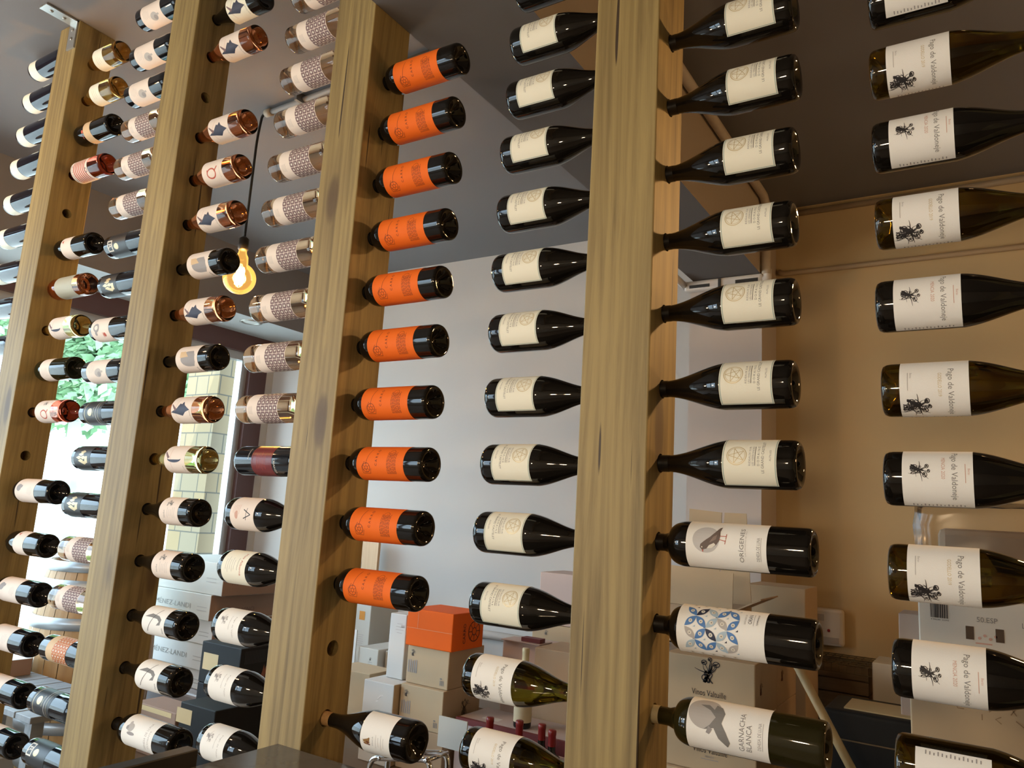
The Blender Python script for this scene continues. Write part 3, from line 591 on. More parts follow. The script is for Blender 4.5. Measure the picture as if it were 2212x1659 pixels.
# cable duct round the head of the pilaster, pipes
PIPE = mat('cream_pipe_paint', (.50, .42, .33), .6, nscale=30, namt=.15); TANPIPE = mat('tan_pipe_paint', (.42, .315, .20), .6)
t = thing('cable_duct', 'white open cable duct round the top of the pilaster', 'duct', (-.53, 2.42, 1.1+ZO)); DU = mat('white_duct_plastic', (.66, .62, .58), .5)
def put(o, root): o.parent = root; o.matrix_parent_inverse = root.matrix_basis.inverted(); return o
put(box('duct_body', -.735, -.34, 2.385, 2.43, 1.066+ZO, 1.119+ZO, DU, bevel=.012), t)
put(box('slot', -.705, -.60, 2.383, 2.387, 1.078+ZO, 1.094+ZO, mat('dark_slot', (.03, .03, .03), .6)), t); put(box('slot', -.47, -.36, 2.383, 2.387, 1.078+ZO, 1.096+ZO, MATS['dark_slot']), t)
put(box('clip', -.555, -.543, 2.378, 2.388, 1.066+ZO, 1.112+ZO, MATS['dark_slot']), t)
put(obj('end_elbow', tube_mesh(bend([(-.345, 2.41, 1.092+ZO), (-.322, 2.41, 1.092+ZO), (-.322, 2.41, 1.14+ZO)], .02), .021), DU), t)
put(obj('end_elbow', tube_mesh(bend([(-.73, 2.41, 1.092+ZO), (-.735, 2.41, 1.10+ZO), (-.735, 2.25, 1.105+ZO)], .02), .018), DU), t)
tag(obj('pipe', tube_mesh(bend([(-.325, -.6, 1.50+ZO), (-.325, 2.36, 1.50+ZO), (-.325, 2.40, 1.46+ZO), (-.325, 2.40, 1.115+ZO)], .05), .021), PIPE), 'cream pipe running along the tan beam side and down to the duct', 'pipe')
tag(obj('pipe', tube_mesh([(-.32, 2.704, 1.530+ZO), (X1, 2.704, 1.530+ZO)], .016), TANPIPE), 'tan painted pipe on the back wall just under the dark ceiling', 'pipe')
tag(obj('pipe', tube_mesh(bend([(-.335, 2.715, 1.225+ZO), (-.315, 2.697, 1.205+ZO), (X1, 2.697, 1.205+ZO)], .02), .013), TANPIPE), 'thin tan pipe on the right wall, lower of the two', 'pipe')
tag(obj('pipe', tube_mesh([(-4.1, 2.697, -.822+ZO), (-.72, 2.697, -.822+ZO)], .024), mat('wall_coloured_pipe', (.50, .46, .42), .6)), 'pale pipe along the back wall behind the cartons', 'pipe')
# conduit and pendant bulb
CX, CY = -2.053, .745
t = thing('pendant_lamp', 'glowing round bulb hanging on a black cable from the ceiling', 'lamp', (CX, CY, H))
CON = mat('grey_conduit', (.20, .195, .19), .5)
def tp(o): return put(o, t)
tp(obj('conduit', tube_mesh([(CX+.02, CY, 1.548+ZO), (-1.1, .72, 1.548+ZO)], .011), CON)); tp(box('clip', -1.83, -1.815, .70, .76, 1.53+ZO, H, CON))
tp(obj('conduit_end', tube_mesh([(CX+.03, CY, 1.548+ZO), (CX-.005, CY, 1.548+ZO)], .017), mat('pale_ferrule', (.42, .36, .28), .5)))
tp(obj('cable', tube_mesh(bend([(CX, CY, 1.548+ZO), (CX-.03, CY, 1.545+ZO), (CX-.045, CY, 1.44+ZO), (CX-.045, CY, .985+ZO)], .06), .0055), mat('black_cable', (.012, .012, .012), .7)))
BX, BZ = CX-.045, .80+ZO
tp(obj('socket', lathe([(0, 0), (0, .010), (-.01, .021), (-.055, .022), (-.06, .018), (-.06, 0)], 24), mat('black_socket', (.015, .014, .013), .4))).matrix_basis = Matrix.Translation((BX, CY, .985+ZO))
gl = [(.125, .016), (.11, .018), (.095, .026)]+[(.068*math.cos(a), .068*math.sin(a)) for a in [math.radians(25+i*155/16) for i in range(17)]]
gl = [(z, max(r, 0)) for z, r in gl]
tp(obj('bulb_glass', lathe(gl, 36), glowing_glass('amber_bulb_glass', (1., .86, .58), (1., .52, .12), .35))).matrix_basis = Matrix.Translation((BX, CY, BZ))
fil = tp(obj('filament', tube_mesh([(.014*math.cos(a*.9), .014*math.sin(a*.9), -.03+.075*((a*.35) % 1 if int(a*.35) % 2 == 0 else 1-(a*.35) % 1)) for a in [i*.35 for i in range(60)]], .0042, 6), mat('hot_filament', (1, .6, .2), .5, emit=(1., .55, .16), estr=420)))
fil.matrix_basis = Matrix.Translation((BX, CY, BZ))

# ------------------------------------------------------------------ cartons
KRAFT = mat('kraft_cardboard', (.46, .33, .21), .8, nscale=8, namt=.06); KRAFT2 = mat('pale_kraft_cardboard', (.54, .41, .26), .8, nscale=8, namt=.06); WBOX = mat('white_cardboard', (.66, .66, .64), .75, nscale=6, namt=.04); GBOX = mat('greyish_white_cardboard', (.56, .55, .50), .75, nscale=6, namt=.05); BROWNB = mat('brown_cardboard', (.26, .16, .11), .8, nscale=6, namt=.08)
BLKB = mat('black_carton', (.014, .014, .014), .6, spec=.2); ORB = mat('orange_carton', (.82, .13, .010), .6, spec=.15); PINKB = mat('pinkish_carton', (.58, .44, .38), .75); MAROON = mat('maroon_carton', (.16, .03, .03), .6); TAPE = mat('packing_tape', (.52, .40, .26), .35); TANL = mat('tan_sticker', (.50, .37, .19), .6); DKIN = mat('dark_carton_inside', (.10, .065, .04), .9)
def carton(label, x0, x1, y0, y1, z0, z1, m, side=None, front=None, flank=None, group=None, tape=False, cat='box', name='carton'):
    """z relative to the floor; front: Art on -y face (u right, v up from centre); flank: Art on +x face"""
    t = thing(name, label, cat, ((x0+x1)/2, (y0+y1)/2, z0), group)
    bm = bmesh.new(); bm_box(bm, x0, x1, y0, y1, z0, z1); me = mesh_from(bm, 'body', min(.004, (z1-z0)*.1), 2); me.materials.append(m)
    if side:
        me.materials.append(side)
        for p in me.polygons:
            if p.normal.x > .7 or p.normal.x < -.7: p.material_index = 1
    put(obj('carton_body', me), t)
    if tape: put(box('tape', x0-.0004, x1+.0004, (y0+y1)/2-.02, (y0+y1)/2+.02, z1-.02, z1+.0006, TAPE), t)
    cx, cy, cz = (x0+x1)/2, (y0+y1)/2, (z0+z1)/2
    if front and front.d: put(obj('print', art_mesh('print', front.d, lambda u, v, k: Vector((cx+u, y0-.0008-.0003*k, cz+v)), 0)), t)
    if flank and flank.d: put(obj('print', art_mesh('print', flank.d, lambda u, v, k: Vector((x1+.0008+.0003*k, cy+u, cz+v)), 0)), t)
    return t
def bench(name, label, x0, x1, y0, y1, zt, m):
    t = thing(name, label, 'table', ((x0+x1)/2, (y0+y1)/2, 0))
    put(box('table_top', x0, x1, y0, y1, zt-.03, zt-.001, m, bevel=.003), t)
    for lx in (x0+.03, x1-.07):
        for ly in (y0+.03, y1-.07): put(box('leg', lx, lx+.04, ly, ly+.04, 0, zt-.03, m), t)
BW = mat('bench_board', (.16, .11, .07), .7)
bench('storage_bench', 'low brown bench carrying the carton stacks behind the middle bay', -2.85, -.62, 1.38, 2.68, .40, BW)
bench('storage_bench', 'brown bench carrying the boxes behind the right bay', -.60, 1.0, 1.0, 2.66, .515, BW)
bench('storage_bench', 'low dark bench carrying the black cartons behind the second bay', -2.72, -1.9, .72, 1.36, .40, BW)
A = Art(); A.rect(-.13, -.004, .1285, -.002, mat('pale_tape_line', (.72, .25, .10), .5)); A.rect(-.066, -.002, -.064, .075, MATS['pale_tape_line'])
F = Art(); F.text('CARRO', -.03, -.01, .085, .02, BROWNI, 1, PI/2); F.ring(.045, -.005, .045, .045, .004, BROWNI); F.ring(.045, -.005, .018, .018, .004, BROWNI)
for i in range(8): F.stroke([(.045+.018*math.cos(i*PI/4), -.005+.018*math.sin(i*PI/4)), (.045+.043*math.cos(i*PI/4), -.005+.043*math.sin(i*PI/4))], .003, BROWNI)
carton('bright orange carton on top of the tan carton stack', -1.699, -1.442, 1.555, 1.794, .912, 1.072, ORB, front=A, flank=F)
def vbox():
    A = Art(); plant(A, -.085, .045, .022, GREYI, 3); r = random.Random(4)
    for i in range(5): A.rect(-.108+i*.011, -.035, -.102+i*.011, .022-r.random()*.02, MIDI)
    for i in range(3): A.rect(.075+i*.008, -.066, .079+i*.008, -.045, GREYI)
    A.ell(.080, -.038, .006, .003, GREYI); F = Art(); plant(F, .02, -.01, .05, mat('faded_ink', (.19, .14, .10), .8), 5); return A, F
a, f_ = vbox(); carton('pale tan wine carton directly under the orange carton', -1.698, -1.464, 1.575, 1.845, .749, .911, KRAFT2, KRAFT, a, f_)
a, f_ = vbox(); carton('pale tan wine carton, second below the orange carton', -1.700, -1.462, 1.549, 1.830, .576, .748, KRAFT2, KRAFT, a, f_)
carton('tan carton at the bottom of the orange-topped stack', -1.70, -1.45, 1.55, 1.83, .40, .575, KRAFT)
A = Art(); lines(A, .012, .06, .10, 4, .05, LGREYI, .002, random.Random(1)); A.rect(.02, .085, .04, .096, LGREYI)
carton('tall narrow white carton left of the orange carton', -1.846, -1.748, 1.611, 1.83, .7425, 1.029, WBOX, front=A)
A = Art(); A.stroke([(0, .10), (.012, .112), (.03, .118)], .005, mat('gloss_white_print', (.85, .85, .85), .3)); A.stroke([(-.01, .088), (.004, .092)], .004, MATS['gloss_white_print'])
carton('white carton under the tall narrow white one', -1.886, -1.708, 1.513, 1.84, .40, .741, WBOX, KRAFT2, A)
carton('tan carton left of the white carton, behind the third post', -2.30, -2.045, 1.727, 1.91, .40, .707, KRAFT2, KRAFT)
A = Art(); plant(A, .02, .12, .012, GREYI, 2); lines(A, .02, .095, .105, 2, .03, MIDI, .002)
t = carton('white open carton with raised flaps behind the tan one', -2.43, -2.285, 2.05, 2.30, .40, .752, GBOX, WBOX, A)
put(box('flap', -2.50, -2.435, 2.03, 2.036, .58, .84, WBOX), t); put(box('flap', -2.43, -2.285, 2.30, 2.306, .752, .87, KRAFT), t)
A = Art(); plant(A, .0, .12, .012, GREYI, 2); lines(A, .0, .09, .105, 3, .03, MIDI, .003)
carton('small greyish carton beside the open white one', -2.278, -2.17, 2.10, 2.33, .40, .745, GBOX, front=A)
A = Art(); A.rect(-.022, .175, .022, .225, mat('orange_sticker', (.62, .26, .04), .6)); lines(A, .0, .03, .09, 6, .07, LGREYI, .004, random.Random(4))
carton('narrow upright white carton with orange sticker against the back wall', -2.72, -2.588, 2.30, 2.55, .40, .945, GBOX, front=A)
tag(box('plywood_board', -2.99, -2.842, 2.60, 2.622, 0, -.336+ZO, wood('pale_plywood', (.60, .40, .23), (.50, .32, .17), 2, 40., (.3, .16, .08), .6)), 'narrow pale plywood board standing against the back wall', 'board')
A = Art(); lines(A, -.03, -.10, -.09, 2, .12, GREYI, .003)
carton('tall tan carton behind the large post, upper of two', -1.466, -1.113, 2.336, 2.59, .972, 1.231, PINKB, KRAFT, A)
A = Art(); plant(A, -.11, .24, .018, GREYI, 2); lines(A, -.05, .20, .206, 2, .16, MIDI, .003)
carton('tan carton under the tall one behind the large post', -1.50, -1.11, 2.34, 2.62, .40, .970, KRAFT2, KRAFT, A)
A = Art(); lines(A, .05, .10, .106, 2, .16, mat('faint_kraft_ink', (.30, .20, .12), .8), .004); A.stroke([(.0, .06), (.02, .15)], .003, mat('shiny_tape_mark', (.62, .50, .36), .3)); A.stroke([(.02, .05), (.04, .16)], .003, MATS['shiny_tape_mark'])
carton('large brown carton left of the big front post, behind the red-capped bottles', -1.194, -.83, 1.845, 2.09, .40, .939, KRAFT, front=A)
t = carton('pinkish white carton with open top behind the cream-capped bottle', -1.430, -1.215, 1.95, 2.12, .40, .93, PINKB)
put(box('flap', -1.43, -1.22, 1.93, 2.05, .932, .936, PINKB), t); put(box('flap', -1.33, -1.23, 1.95, 2.0, .937, .955, MAROON), t)
A = Art(); A.rect(-.05, -.12, .32, .12, MAROON)
t = carton('maroon and white carton under the cream-capped bottle', -1.42, -.75, 1.595, 1.83, .40, .648, mat('white_lid_card', (.52, .44, .42), .6), MAROON, A)
put(box('edge_strip', -1.421, -.749, 1.593, 1.612, .625, .6495, MAROON), t); put(box('sticker', -1.33, -1.25, 1.66, 1.70, .648, .6488, WBOX), t)
# open carton with bottles
t = thing('open_carton', 'low open carton holding red-capped bottles', 'box', (-.96, 1.48, .40)); bm = bmesh.new()
for a in ((-1.22, -.68, 1.385, 1.392, .40, .60), (-1.22, -.68, 1.568, 1.575, .40, .60), (-1.22, -1.213, 1.392, 1.568, .40, .60), (-.687, -.68, 1.392, 1.568, .40, .60), (-1.22, -.68, 1.385, 1.575, .40, .405)): bm_box(bm, *a)
put(obj('carton_body', mesh_from(bm), PINKB), t); put(box('flap', -1.36, -1.221, 1.39, 1.396, .585, .70, GBOX), t)
for x, y, lab in ((-1.145, 1.437, 'red-capped bottle standing leftmost and lowest in the open carton'), (-1.035, 1.48, 'red-capped bottle in the open carton, left of the tallest'), (-.945, 1.50, 'red-capped bottle in the open carton showing its dark shoulders'), (-.875, 1.455, 'red-capped bottle in the open carton, nearest the big post')):
    bottle('redcap', (x, y, .405), 'U', 0, lab, 'red-capped bottles in the open carton')
bottle('creamcap', (-1.13, 1.66, .6485), 'U', 0, 'upright bottle with tall cream capsule and ivory label on the maroon carton')
# right of the large post
def vv():
    A = Art(); plant(A, .0, .038, .062, BLACKI, 21); A.text('Vinos Valtuille', .0, -.022, .118, .019, BLACKI); A.text('BIERZO', 0, -.042, .03, .006, MIDI); A.rect(-.03, -.0515, .03, -.0495, MIDI)
    F = Art(); plant(F, -.08, .0, .03, BROWNI, 5); return A, F
for i, (za, zb) in enumerate(((.886, 1.072), (.701, .885), (.516, .70))):
    nm = ('uppermost', 'middle', 'lowest')[i]; a, f_ = vv()
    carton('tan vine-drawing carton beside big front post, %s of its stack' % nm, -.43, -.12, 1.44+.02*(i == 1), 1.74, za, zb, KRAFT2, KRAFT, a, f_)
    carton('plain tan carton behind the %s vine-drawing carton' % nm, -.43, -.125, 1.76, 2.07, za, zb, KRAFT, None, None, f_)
a, f_ = vv(); carton('tan vine-drawing carton standing against the back wall', -.345, -.10, 2.14, 2.385, .516, 1.285, KRAFT2, KRAFT, None, None)
t = thing('open_carton', 'open brown carton with raised flaps on the vine-drawing cartons', 'box', (-.38, 1.78, 1.0725)); bm = bmesh.new()
ox0, ox1, oy0, oy1, oz0, oz1 = -.52, -.26, 1.66, 1.92, 1.073, 1.215
for a in ((ox0, ox1, oy0, oy0+.006, oz0, oz1), (ox0, ox1, oy1-.006, oy1, oz0, oz1), (ox0, ox0+.006, oy0, oy1, oz0, oz1), (ox1-.006, ox1, oy0, oy1, oz0, oz1), (ox0, ox1, oy0, oy1, oz0, oz0+.005)): bm_box(bm, *a)
put(obj('carton_body', mesh_from(bm), KRAFT), t)
def flap(pts, m, par, th=.005):
    P = [Vector(p) for p in pts]; n = (P[1]-P[0]).cross(P[3]-P[0]).normalized()*th; bm = bmesh.new(); a = [bm.verts.new(p) for p in P]; b = [bm.verts.new(p+n) for p in P]
    bm.faces.new(a[::-1]); bm.faces.new(b)
    for i in range(4): bm.faces.new((a[i], a[(i+1) % 4], b[(i+1) % 4], b[i]))
    bmesh.ops.recalc_face_normals(bm, faces=bm.faces[:]); return put(obj('flap', mesh_from(bm), m), par)
flap([(ox0, oy1, oz1), (ox0+.13, oy1, oz1), (ox0+.12, oy1+.06, oz1+.36), (ox0-.02, oy1+.06, oz1+.37)], KRAFT2, t); flap([(ox0+.13, oy1, oz1), (ox1, oy1, oz1), (ox1-.035, oy1+.05, oz1+.36), (ox0+.135, oy1+.05, oz1+.36)], KRAFT2, t)
flap([(ox1, oy0, oz1), (ox1, oy1, oz1), (ox1+.10, oy1, oz1+.05), (ox1+.10, oy0, oz1+.05)], KRAFT, t)
flap([(ox0, oy0, oz1), (ox1, oy0, oz1), (ox1-.012, oy0+.05, oz1+.13), (ox0, oy0+.05, oz1+.14)], KRAFT2, t)
# crates, white box, case, printer carton
for z0, z1, lab in ((.7, .852, 'lower rough wooden crate by the back wall behind the leaning stick'), (.853, .968, 'upper rough wooden crate by the back wall behind the leaning stick')):
    t = thing('wooden_crate', lab, 'crate', (-.05, 2.55, z0), 'wooden crates by the back wall'); CW = wood('crate_wood', (.22, .15, .08), (.13, .085, .045), 0, 40., rough=.8, knots=False)
    bm = bmesh.new(); n = 2
    for i in range(n):
        h = (z1-z0)/n
        for y in (2.44, 2.645): put(box('slat', -.185, .09, y, y+.015, z0+i*h, z0+(i+1)*h-.006, CW), t)
    bm.free(); put(box('end_panel', -.185, -.17, 2.455, 2.645, z0, z1-.006, CW), t); put(box('end_panel', .075, .09, 2.455, 2.645, z0, z1-.006, CW), t)
carton('kraft carton under the wooden crates', -.18, .085, 2.45, 2.65, .515, .699, BROWNB)
carton('plain white carton behind the black case', .122, .32, 2.304, 2.52, .515, 1.012, WBOX)
t = thing('black_case', 'black case with a tan panel on its lid, lower right behind the bottles', 'case', (.26, 1.52, .515)); bm = bmesh.new(); bm_box(bm, .095, .365, 1.40, 1.66, .515, .985)
put(obj('case_body', mesh_from(bm, 'c', .012, 3), BLKB), t); put(box('lid_panel', .15, .345, 1.435, 1.60, .985, .989, TANL), t); put(box('trim_line', .094, .366, 1.398, 1.401, .90, .904, mat('dull_bronze', (.12, .08, .04), .4)), t); put(box('trim_line', .094, .366, 1.398, 1.401, .78, .784, MATS['dull_bronze']), t)
# leaning grey offcut
tag(box('cardboard_offcut', .305, .362, 1.47, 1.62, .986, 1.285, mat('grey_pink_board', (.40, .31, .26), .7), bevel=.003), 'small greyish board standing beside the large white carton', 'board')
A = Art(); r = random.Random(2); x = -.195
while x < -.150:
    w = r.choice((.0012, .002, .003)); A.rect(x, .068, x+w, .112, BLACKI); x += w+r.choice((.0012, .002))
A.text('4 006381 33393', -.172, .063, .045, .004, BLACKI); A.text('50.ESP', -.055, .075, .050, .014, GREYI); A.text('L190804', .055, .070, .056, .014, GREYI)
A.rect(-.108, .018, -.088, .054, DKIN); A.rect(-.036, .018, -.016, .054, DKIN); [A.ell(-.075+.013*i, .024+.008*(i % 2), .004, .004, PINKI) for i in range(4)]; A.rect(-.085, .008, -.045, .012, PINKI)
A.d = [(m, k, [(x, y+.29) for x, y in v], f) for m, k, v, f in A.d]
carton('large white carton with barcode at the right edge', .367, .82, 1.376, 1.66, .515, 1.351, mat('cream_white_carton', (.66, .62, .54), .7), front=A)
A = Art()
for pts in ([(-.10, .285), (-.115, .280), (-.112, .268), (-.098, .268)], [(-.03, .29), (-.045, .285), (-.030, .280), (-.045, .270)], [(.0, .288), (.012, .270)], [(.012, .288), (.0, .27)], [(.03, .292), (.045, .275)], [(-.06, .262), (-.06, .248)], [(-.02, .262), (-.032, .255), (-.02, .246)], [(.01, .258), (.025, .246), (.04, .26)], [(.06, .270), (.075, .262), (.06, .252)]): A.stroke(pts, .0022, mat('pencil_scrawl', (.30, .20, .11), .8))
carton('tan carton with pencil scrawl at the lower right edge', .364, .80, 1.09, 1.35, .515, 1.15, KRAFT2, front=A)
t = thing('wrapped_bundle', 'bundle in clear plastic film on top of the large white carton', 'bundle', (.6, 1.52, 1.352)); bm = bmesh.new(); bmesh.ops.create_grid(bm, x_segments=2, y_segments=2, size=.1); bm.free()
bm = bmesh.new(); bm_box(bm, .362, .83, 1.40, 1.64, 1.352, 1.625); bmesh.ops.subdivide_edges(bm, edges=bm.edges[:], cuts=7, use_grid_fill=True)
for v in bm.verts:
    if v.co.z > 1.36:
        q = noise.noise(v.co*14); v.co += Vector((q, noise.noise(v.co*17+Vector((3, 1, 2))), noise.noise(v.co*13+Vector((9, 4, 2)))))*.014
me = mesh_from(bm); put(obj('film', me, thin_glass('plastic_film', (.93, .91, .89), .30, .16)), t)
for p in me.polygons: p.use_smooth = True
put(box('contents', .42, .78, 1.44, 1.60, 1.353, 1.55, mat('pale_contents', (.46, .36, .27), .7), bevel=.02), t)
# wall device
t = thing('alarm_panel', 'white rounded alarm panel with red light on the right wall', 'device', (-.148, 2.70, -.54+ZO))
put(box('housing', -.255, -.041, 2.672, 2.719, -.625+ZO, -.458+ZO, mat('device_plastic', (.62, .54, .44), .45), bevel=.014), t); put(box('window', -.17, -.125, 2.669, 2.673, -.515+ZO, -.485+ZO, mat('device_grey', (.40, .34, .28), .4)), t)
s = put(obj('button', lathe([(0, 0), (0, .007), (.004, .006), (.005, 0)], 16), mat('red_button', (.25, .01, .01), .4)), t); s.matrix_basis = Matrix.Translation((-.105, 2.672, -.556+ZO)) @ Matrix.Rotation(PI/2, 4, 'X')
s = put(obj('indicator', lathe([(0, 0), (0, .004), (.003, 0)], 12), mat('led_red', (1, .1, .02), .4, emit=(1, .12, .02), estr=14)), t); s.matrix_basis = Matrix.Translation((-.092, 2.672, -.604+ZO)) @ Matrix.Rotation(PI/2, 4, 'X')
put(box('slot_cover', -.135, -.062, 2.669, 2.673, -.612+ZO, -.585+ZO, MATS['device_grey']), t)
# wire shelf
t = thing('wire_shelf', 'thin brown wire shelf on the right wall under the alarm panel', 'shelf', (.1, 2.55, -.66+ZO)); WM = mat('brown_wire', (.12, .085, .04), .4, metal=.6)
bm = bmesh.new()
for i in range(6): bm_box(bm, -.23, .34, 2.40+i*.055, 2.404+i*.055, -.657+ZO, -.653+ZO)
put(obj('long_wires', mesh_from(bm), WM), t); bm = bmesh.new()
for i in range(20): bm_box(bm, -.23+i*.03, -.2275+i*.03, 2.40, 2.715, -.660+ZO, -.657+ZO); bm_box(bm, -.23+i*.03, -.2275+i*.03, 2.40, 2.403, -.69+ZO, -.657+ZO)
bm_box(bm, -.23, .34, 2.40, 2.404, -.693+ZO, -.689+ZO); put(obj('cross_wires', mesh_from(bm), WM), t)
put(obj('bracket', tube_mesh([(.3, 2.715, -.76+ZO), (.3, 2.45, -.66+ZO)], .004), WM), t)
# leaning stick
tag(obj('wooden_stick', tube_mesh([(.352, 1.362, .530), (.04, 1.298, 1.115)], .0135, 14), wood('stick_wood', (.42, .30, .14), (.30, .20, .08), 2, 30., knots=False)), 'thin round wooden stick leaning across behind the dove-labelled bottle', 'stick')
# chrome corkscrew under the leaf-labelled bottle
t = thing('chrome_rack', 'small chrome wire cradle under the brown-leaf bottle', 'rack', (-.88, .62, .75)); CH = mat('chrome', (.75, .75, .76), .08, metal=1.)
for y in (.58, .66): put(obj('rail', tube_mesh(bend([(-1.0, y, .60), (-1.0, y, .79), (-.78, y, .83), (-.78, y, .60)], .03), .008), CH), t)
for x, z in ((-.96, .797), (-.86, .815), (-.79, .827)): put(obj('cross_bar', tube_mesh([(x, .57, z), (x, .67, z)], .006), CH), t)
put(box('foot', -1.03, -.75, .55, .70, 0, .60, mat('dark_plinth', (.05, .035, .025), .6)), t)

# cartons behind the second bay
def lan(txt):
    A = Art(); G = mat('faded_stamp', (.30, .30, .28), .8)
    if txt: A.text('GIMÉNEZ-LANDI', -.075, .0, .40, .036, G)
    lines(A, .23, -.02, .0, 2, .09, mat('pale_stamp', (.42, .41, .39), .8), .004); F = Art(); F.text('FRAGIL VINO', -.05, -.02, .22, .026, mat('faded_brown_ink', (.17, .10, .07), .8)); return A, F
LZ = [(-3.86, -3.19, 1.70, 2.15, .957, 1.14, GBOX), (-3.87, -3.265, 1.69, 2.20, .812, .956, GBOX), (-3.87, -3.255, 1.72, 2.2, .672, .811, WBOX), (-3.90, -3.29, 1.725, 2.25, .528, .671, WBOX), (-3.92, -3.32, 1.737, 2.20, .42, .527, WBOX)]
for i, (a, b, c, d, e, f, m) in enumerate(LZ):
    A, F = lan(i in (1, 3)); nm = ['topmost', 'second from top', 'third from top', 'fourth from top', 'lowest'][i]
    carton('flat whitish carton with brown ends, %s of the stack by the window' % nm, a, b, c, d, e, f, m, BROWNB, A, F if i < 2 else None, 'flat wine cartons stacked by the window')
t = thing('wrapped_pallet', 'low pallet wrapped in grey shiny film under the whitish carton stack', 'pallet', (-3.6, 1.98, 0)); bm = bmesh.new(); bm_box(bm, -3.98, -3.16, 1.66, 2.30, .02, .418)
put(obj('film_wrap', mesh_from(bm, 'w', .02, 3), mat('grey_stretch_film', (.33, .31, .32), .25, bump=.8, bscale=25)), t); put(box('foot_board', -3.95, -3.2, 1.7, 2.28, 0, .02, BROWNB), t)
A = Art(); A.rect(-.115, -.030, -.012, .042, TANL); F = Art()
for i in range(24): F.rect(-.09+i*.008, .02, -.088+i*.008, .075, mat('dark_grey_print', (.05, .05, .055), .5))
F.poly([(.0, -.05), (.012, -.02), (.018, .01), (.024, -.012), (.034, .006), (.034, -.02), (.026, -.05), (.014, -.07)], mat('rust_print', (.22, .07, .03), .6))
carton('black carton with tan sticker behind the white plant-label bottles, upper one', -2.50, -2.23, 1.092, 1.32, .692, .868, BLKB, front=A, flank=F)
A = Art(); A.text('GO GO', .06, .08, .07, .018, TANL)
carton('black carton under the stickered black carton', -2.50, -2.22, 1.092, 1.32, .40, .691, BLKB, front=A)
A = Art(); A.rect(-.125, .075, -.03, .130, TANL)
carton('black carton with tan sticker nearest the second post, lower one', -2.20, -1.985, .80, 1.085, .40, .705, BLKB, front=A)
A = Art(); [A.rect(*q, TANL) for q in ((-.12, -.1, -.10, .09), (-.12, .075, .12, .095))]
carton('dark brown carton with tan frame behind the lowest bottle', -2.70, -2.40, .93, 1.07, .40, .600, BROWNB, front=A)
# barrel, decanter, table
t = thing('wine_barrel', 'oak barrel with grey metal hoops by the window', 'barrel', (-3.62, 1.23, 0)); BH = 1.135
bm = bmesh.new(); N = 26
def br_(z): q = (z-BH*.5)/(BH*.5); return .315-.065*q*q
rows = [i/14*BH for i in range(15)]
for k in range(N):
    a0, a1 = 2*PI*k/N+.006, 2*PI*(k+1)/N-.006; G = []
    for z in rows:
        r = br_(z); G.append([bm.verts.new((r*math.cos(a), r*math.sin(a), z)) for a in (a0, (a0+a1)/2, a1)])
    for A_, B_ in zip(G, G[1:]):
        for i in range(2): bm.faces.new((A_[i], A_[i+1], B_[i+1], B_[i]))
me = mesh_from(bm); put(obj('staves', me, wood('oak_staves', (.42, .25, .10), (.30, .16, .055), 2, 25., rough=.5, knots=False)), t).matrix_basis = Matrix.Translation((-3.62, 1.23, 0))
put(obj('barrel_head', lathe([(BH-.05, 0), (BH-.05, .246), (BH, .250), (BH, .236), (BH-.045, .23)], 40), wood('oak_head', (.36, .23, .10), (.42, .25, .09), 0, 25., knots=False)), t).matrix_basis = Matrix.Translation((-3.62, 1.23, 0))
for z0, z1 in ((1.085, 1.137), (.985, 1.045), (.80, .86), (.30, .36), (.12, .18), (0.0, .05)):
    put(obj('hoop', lathe([(z0, br_(z0)+.001), (z0, br_(z0)+.005), (z1, br_(z1)+.005), (z1, br_(z1)+.001)], 48), mat('galvanised_hoop', (.36, .38, .39), .35, metal=.5)), t).matrix_basis = Matrix.Translation((-3.62, 1.23, 0))
bottle('decanter', (-3.47, 1.17, 1.0855), 'U', 0, 'wide yellow-green glass bottle standing on the oak barrel')
t = thing('plank_table', 'grey weathered plank table in front of the barrel', 'table', (-3.2, .78, 0)); GP = wood('weathered_planks', (.26, .27, .28), (.14, .15, .16), 1, 30., rough=.6, knots=False); bm = bmesh.new()
for i in range(8): bm_box(bm, -3.75+i*.13, -3.63+i*.13, .50, .90, .575, .60)
put(obj('plank_top', mesh_from(bm, 'pl', .002, 1), GP), t)
for lx in (-3.7, -2.83):
    for ly in (.54, .82): put(box('leg', lx, lx+.05, ly, ly+.05, 0, .575, GP), t)
carton('small white box with brown side on the plank table', -3.68, -3.47, .64, .86, .60, .68, WBOX, BROWNB)

# dark cabinet in the foreground
t = thing('cabinet', 'dark glossy counter cabinet at the bottom edge in front of the third post', 'cabinet', (-.35, -.30, 0)); GR = mat('dark_stone_top', (.09, .088, .078), .10, nscale=9, namt=.5); CB = mat('dark_cabinet_paint', (.02, .018, .016), .5)
ZT = -.613+ZO
put(box('top_slab', -.70, .10, -.60, -.055, ZT-.03, ZT, GR, bevel=.002), t); put(box('carcass', -.69, .09, -.59, -.065, 0, ZT-.03, CB), t)
put(box('side_rail', -.735, -.702, -.60, -.245, ZT-.06, ZT+.028, CB, bevel=.002), t); put(box('door', -.68, -.305, -.606, -.591, .08, ZT-.05, CB), t); put(box('door', -.295, .08, -.606, -.591, .08, ZT-.05, CB), t)

# ------------------------------------------------------------------ outside the window
def ext_mat(name, col, rough=.8, **k): return mat(name, col, rough, **k)
struct(box('ground', -30, X0-.15, -20, 25, -.12, -.02, ext_mat('sunlit_paving', (.62, .60, .55), nscale=1.2, namt=.08)))
